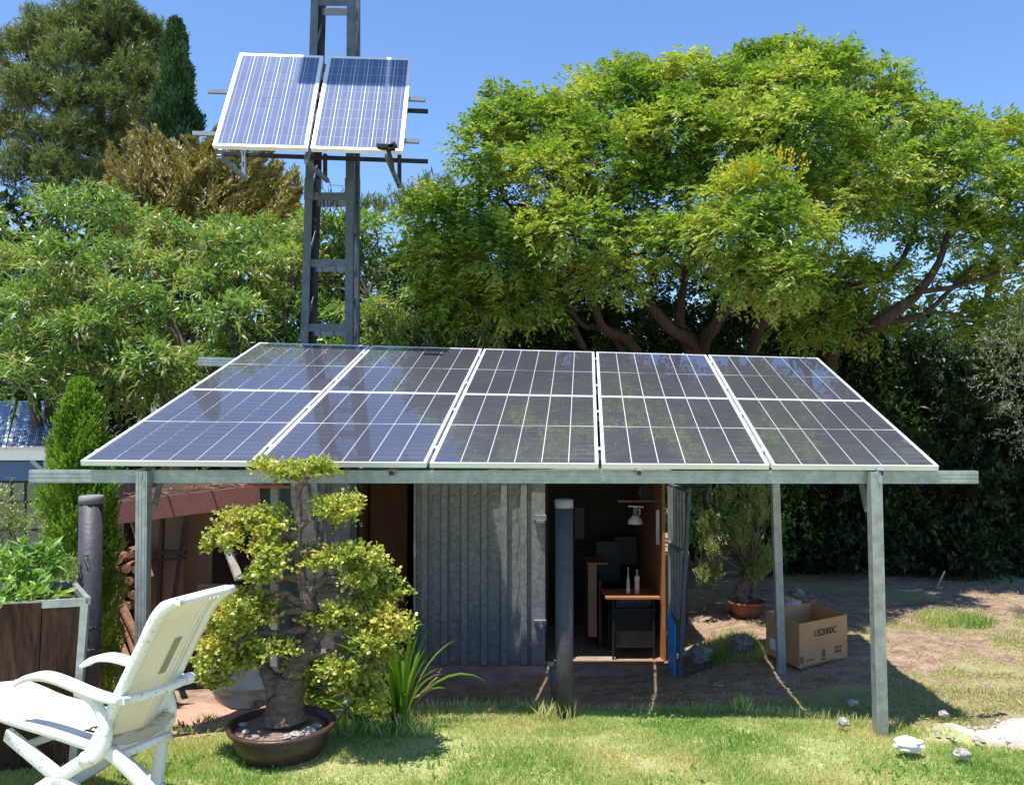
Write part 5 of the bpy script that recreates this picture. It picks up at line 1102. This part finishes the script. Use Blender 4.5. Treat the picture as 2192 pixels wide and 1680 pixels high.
# curved arm support, hub, seat, legs
for w in (.0, CW): rail_([sw(p, w) for p in (N(165, 1480), N(200, 1500), N(222, 1540), N(226, 1580), N(212, 1612), N(190, 1630))], .04, [.025, .04, .055, .062, .06, .05], 'arm_support', M['peel'])
for w in (-.02, CW-.01): MB().lathe(sw(N(190, 1622), w-.012), [(.001, -.004), (.035, -.002), (.04, .008), (.04, .03), (.001, .034)], 24, axis=Wd_).build('hub', M['white_plastic'], ch)
seatp = [N(-150, 1478), N(-60, 1512), N(0, 1540), N(90, 1568), N(185, 1600)]
for w in (.03, CW-.03): rail_([sw(p, w) for p in seatp], .04, .045, 'seat_rail', M['peel'] if w < .1 else M['white_plastic'])
st = MB(); st.sheet([[sw(p, .05+(CW-.1)*k/6)+Vector((0, 0, .016-.012*math.sin(math.pi*k/6))) for k in range(7)] for p in seatp]); st.sheet([[sw(p, .05+(CW-.1)*k/6)+Vector((0, 0, .004)) for k in range(7)][::-1] for p in seatp]); st.build('seat', M['white_plastic'], ch)
gzc = H(A0.x, A0.y)
def leg(p, q, w, m): 
    d = q-p; t = (gzc-.01-p.z)/d.z; e = p+d*t; rail_([sw(p, w), sw(p.lerp(e, .5), w), sw(e, w)], .04, .07, 'leg', m)
for w in (.03, CW-.03):
    leg(N(5, 1575), N(120, 1672), w, M['white_plastic'] if w > .1 else M['peel']); leg(N(200, 1612), N(95, 1680), w, M['peel'] if w < .1 else M['white_plastic'])
    rail_([sw(N(205, 1600), w), sw(N(250, 1635), w), sw(N(330, 1720), w)] if w < .1 else [sw(N(205, 1610), w), sw(N(215, 1660), w), sw(N(200, 1760), w)], .04, .065, 'prop_leg', M['white_plastic'])
for p in (N(235, 1625), N(118, 1665), N(40, 1600)): rail_([sw(p, .03), sw(p, CW-.03)], .035, .035, 'stretcher', M['peel'])
# coil of black wire on the seat
wc = MB()
cc = sw(N(165, 1590), .08)+Vector((0, 0, .03))
for k in range(6):
    pts = []
    r = random.uniform(.02, .035); ph = random.random()*6; tl_ = random.uniform(-.4, .4)
    for j in range(17): a = 2*math.pi*j/14+ph; pts.append(cc+Vector((random.uniform(-.004, .004), 0, 0))+Bd*(r*math.cos(a))+Wd_*(r*math.sin(a))+Vector((0, 0, r*.6*abs(math.sin(a+tl_)))))
    wc.tube(pts, .0022, 5)
wo_ = wc.build('wire_coil', M['black_plastic'], None, cc); tag(wo_, 'small tangled coil of black wire lying on the white chair seat', 'wire')
# brown jar behind the chair
jx = X(345, 6.0); jz = H(jx, 6.0)
jr = empty('clay_jar', (jx, 6.0, jz), 'tall brown clay jar standing just behind the white chair', 'jar')
MB().lathe((jx, 6.0, jz), [(.09, 0), (.12, .1), (.13, .2), (.10, .3), (.075, .33), (.09, .36), (.075, .36), (.06, .32)], 28).build('jar_body', M['clay'], jr)
